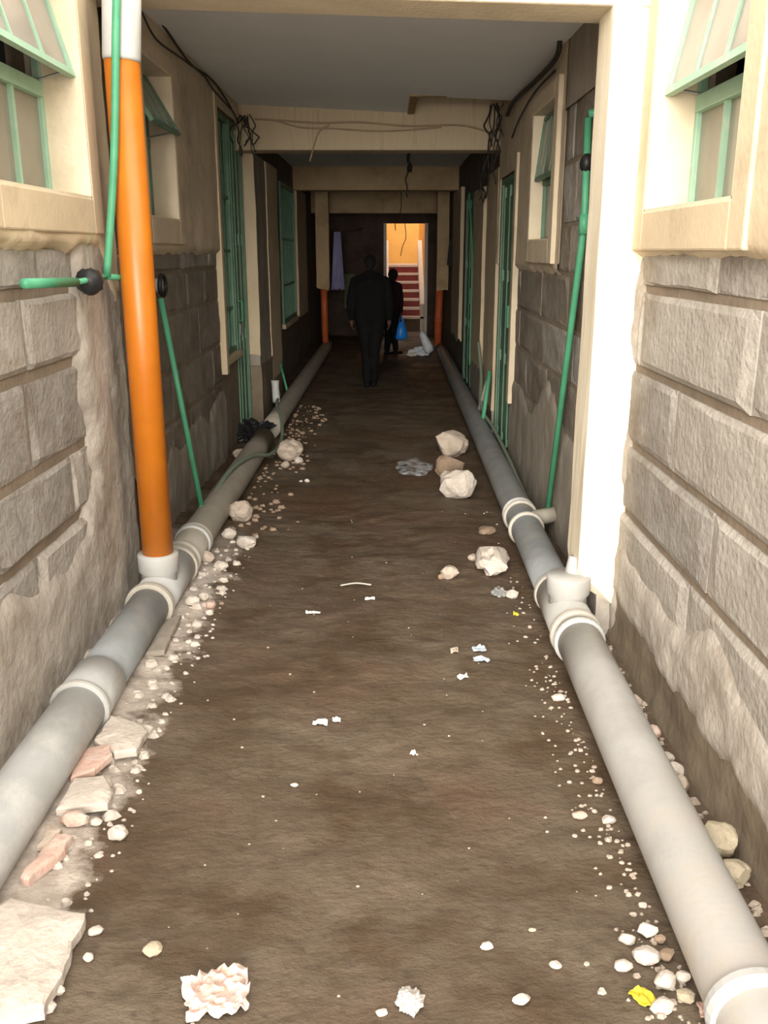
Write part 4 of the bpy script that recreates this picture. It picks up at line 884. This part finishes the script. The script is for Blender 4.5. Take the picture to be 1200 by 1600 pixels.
def hand(w, d, side, caps, s=1.0, curl=0.6):
    """w wrist, d pointing down the hand; palm and five fingers"""
    w = Vector(w); d = Vector(d).normalized(); f = Vector((0, 1, 0)); p = (w + d * 0.045 * s); k = w + d * 0.085 * s
    caps += [(w, 0.024 * s, p, 0.032 * s), (p + f * 0.015 * s, 0.022 * s, k + f * 0.022 * s, 0.016 * s), (p - f * 0.015 * s, 0.022 * s, k - f * 0.022 * s, 0.016 * s)]
    inw = Vector((-side, 0, 0))
    for i, ln in enumerate((0.068, 0.078, 0.072, 0.056)):
        b0 = k + f * (0.030 - 0.020 * i) * s; b1 = b0 + (d + inw * 0.2).normalized() * ln * 0.5 * s; b2_ = b1 + (d * (1 - curl * 0.6) + inw * curl).normalized() * ln * 0.5 * s
        caps += [(b0, 0.0095 * s, b1, 0.009 * s), (b1, 0.009 * s, b2_, 0.0075 * s)]
    t0 = p + f * 0.025 * s; t1 = t0 + (d * 0.6 + f * 0.8).normalized() * 0.04 * s; t2 = t1 + (d + f * 0.2 + inw * 0.3).normalized() * 0.03 * s
    caps += [(t0, 0.013 * s, t1, 0.011 * s), (t1, 0.011 * s, t2, 0.009 * s)]
def person(loc, rz, ht, label, top_m, leg_m, pose, broad=1.0, hairfn='short'):
    root = empty('person', loc, label, 'person'); root.rotation_euler.z = rz; k = ht / 1.70
    def S(x, y, z): return Vector((x * k, y * k, z * k))
    hipL, hipR = S(-0.09, 0, 0.88), S(0.09, 0, 0.88)
    kl, kr, al, ar = [S(*q) for q in (pose['kl'], pose['kr'], pose['al'], pose['ar'])]
    shL, shR = S(-0.185 * broad, 0, 1.40), S(0.185 * broad, 0, 1.40)
    el, er, wl, wr_ = [S(*q) for q in (pose['el'], pose['er'], pose['wl'], pose['wr'])]
    hd = S(*pose['head'])
    caps = []
    caps += [(hipL, .085 * k, kl, .055 * k), (kl, .055 * k, al, .037 * k), (hipR, .085 * k, kr, .055 * k), (kr, .055 * k, ar, .037 * k)]
    for a, d in ((al, pose['toe']), (ar, pose['toe'])): caps.append((a - Vector((0, 0.02 * k, 0.045 * k)), .032 * k, a + Vector((d[0] * .14 * k, d[1] * .14 * k, -.05 * k)), .026 * k))
    caps += [(shL - Vector((0, 0, .035 * k)), .044 * k, el, .038 * k), (el, .038 * k, wl, .026 * k), (shR - Vector((0, 0, .035 * k)), .044 * k, er, .038 * k), (er, .038 * k, wr_, .026 * k)]
    hand(wl, (wl - el), -1, caps, k); hand(wr_, (wr_ - er), 1, caps, k, 1.0 if pose.get('grip') else 0.6)
    caps += [(S(0, -.01, 1.40), .06 * k, hd - Vector((0, 0.0, .06 * k)), .052 * k), (S(-.11, 0, 1.36), .06 * k, S(.11, 0, 1.36), .06 * k), (S(0, 0, .95), .13 * k, S(0, 0, 1.30), .14 * k)]
    ell = [(hd, (.074 * k, .092 * k, .112 * k)), (hd + Vector((0, .035 * k, -.055 * k)), (.055 * k, .055 * k, .055 * k)),
           (hd + Vector((0, .10 * k, -.015 * k)), (.012 * k, .02 * k, .022 * k)), (hd + Vector((0, .085 * k, -.058 * k)), (.024 * k, .012 * k, .009 * k)),
           (hd + Vector((-.03 * k, .088 * k, .008 * k)), (.014 * k, .008 * k, .009 * k)), (hd + Vector((.03 * k, .088 * k, .008 * k)), (.014 * k, .008 * k, .009 * k)),
           (hd + Vector((-.076 * k, -.005, -.01 * k)), (.012 * k, .02 * k, .032 * k)), (hd + Vector((.076 * k, -.005, -.01 * k)), (.012 * k, .02 * k, .032 * k)),
           (S(0, 0, .90), (.12 * k, .08 * k, .10 * k))]
    fused('body', caps, ell, 'skin', root, 0.0075, 2)
    # jacket
    j = [(shL - Vector((0, 0, .03 * k)), .068 * k, el, .057 * k), (el, .060 * k, wl - (wl - el) * 0.12, .046 * k), (shR - Vector((0, 0, .03 * k)), .068 * k, er, .057 * k), (er, .057 * k, wr_ - (wr_ - er) * 0.12, .046 * k),
         (S(-.12 * broad, 0, 1.34), .095 * k, S(.12 * broad, 0, 1.34), .095 * k), (S(0, -.01, 1.44), .07 * k, S(-.17 * broad, 0, 1.375), .06 * k), (S(0, -.01, 1.44), .07 * k, S(.17 * broad, 0, 1.375), .06 * k), (S(-.09 * broad, 0, 1.30), .135 * k, S(-.085 * broad, 0, 0.92), .125 * k), (S(.09 * broad, 0, 1.30), .135 * k, S(.085 * broad, 0, 0.92), .125 * k), (S(-.08, 0, .95), .125 * k, S(.08, 0, .95), .125 * k), (S(0, 0, .95), .14 * k, S(0, 0, 1.32), .155 * k),
         (S(0, -.01, 1.42), .075 * k, S(0, -.005, 1.475), .064 * k)]
    jk = fused('jacket', j, [], top_m, root, 0.011, 5)
    t = [(hipL, .115 * k, kl, .080 * k), (kl, .080 * k, al + Vector((0, 0, .02)), .060 * k), (hipR, .115 * k, kr, .080 * k), (kr, .080 * k, ar + Vector((0, 0, .02)), .060 * k), (hipL + Vector((0, 0, .04)), .11 * k, hipR + Vector((0, 0, .04)), .11 * k)]
    fused('trousers', t, [], leg_m, root, 0.011, 4)
    for a in (al, ar):
        d = pose['toe']; fused('shoe', [(a - Vector((d[0] * .03 * k, d[1] * .03 * k, .055 * k)), .042 * k, a + Vector((d[0] * .15 * k, d[1] * .15 * k, -.062 * k)), .036 * k), (a, .045 * k, a - Vector((0, 0, .05 * k)), .045 * k)], [], 'cloth_black', root, 0.009, 2)
    hr = 1.0 if hairfn == 'short' else 1.22
    fused('hair', [], [(hd + Vector((0, -.016 * k, .026 * k)), (.081 * k * hr, .088 * k * hr, .098 * k * hr)), (hd + Vector((0, -.05 * k, -.01 * k)), (.066 * k * hr, .05 * k * hr, .07 * k * hr))], 'hair', root, 0.009, 2)
    return root
man = G(579, 604)
person(man, 0.0, 1.70, 'person in dark jacket walking away down the middle of the passage', 'cloth_black', 'cloth_black',
       dict(kl=(-0.05, 0.06, 0.48), kr=(0.05, -0.04, 0.48), al=(-0.045, -0.10, 0.095), ar=(0.04, 0.06, 0.085), el=(-0.255, -0.03, 1.12), er=(0.255, -0.02, 1.12), wl=(-0.25, 0.05, 0.88), wr=(0.25, 0.04, 0.88), head=(0.0, 0.02, 1.585), toe=(0, 1)), 1.06)
wm = G(610, 555)
pw = person(wm, -0.35, 1.46, 'shorter person in dark clothes carrying a blue bag ahead of the other', 'cloth_maroon', 'cloth_black',
       dict(kl=(-0.07, 0.08, 0.48), kr=(0.07, 0.0, 0.48), al=(-0.06, -0.03, 0.095), ar=(0.07, 0.12, 0.095), el=(-0.22, 0.0, 1.12), er=(0.22, 0.0, 1.10), wl=(-0.22, 0.08, 0.88), wr=(0.20, 0.05, 0.84), head=(0.05, 0.02, 1.56), toe=(0.5, 0.85)), 0.95, 'round')
# blue carrier bag in the hand
bpy.context.view_layer.update()
k = 1.46 / 1.70
hw = pw.matrix_world @ Vector((0.20 * k, 0.055 * k, 0.78 * k))
def bag():
    root = empty('carrier_bag', (hw.x, hw.y, hw.z - 0.4), 'bright blue plastic carrier bag held by the shorter person', 'bag')
    mb = MB(); n = 20
    prof = [(0.0, 0.055), (0.05, 0.10), (0.2, 0.115), (0.5, 0.108), (0.75, 0.085), (0.92, 0.06), (1.0, 0.045)]
    for (t, r_) in prof:
        for i in range(n):
            a = 2 * math.pi * i / n; e = 1 + 0.10 * fbm(math.cos(a) * 2, math.sin(a) * 2, t * 3)
            mb.v.append(Vector((hw.x + math.cos(a) * r_ * e, hw.y + math.sin(a) * r_ * 0.6 * e, hw.z - 0.40 + t * 0.30)))
    for j in range(len(prof) - 1):
        for i in range(n):
            a = j * n + i; b = j * n + (i + 1) % n; mb.f.append((a, b, b + n, a + n))
    mb.f.append(tuple(reversed(range(n)))); mb.build('sack_body', 'blue_bag', root, True)
    for s in (-1, 1):
        MB().tube(smooth_path([(hw.x + s * 0.04, hw.y, hw.z - 0.11), (hw.x + s * 0.03, hw.y, hw.z - 0.04), (hw.x, hw.y, hw.z + 0.005)], 5), [0.02] * 5 + [0.014] * 6, 10).build('handle_loop', 'blue_bag', root, True)
bag()
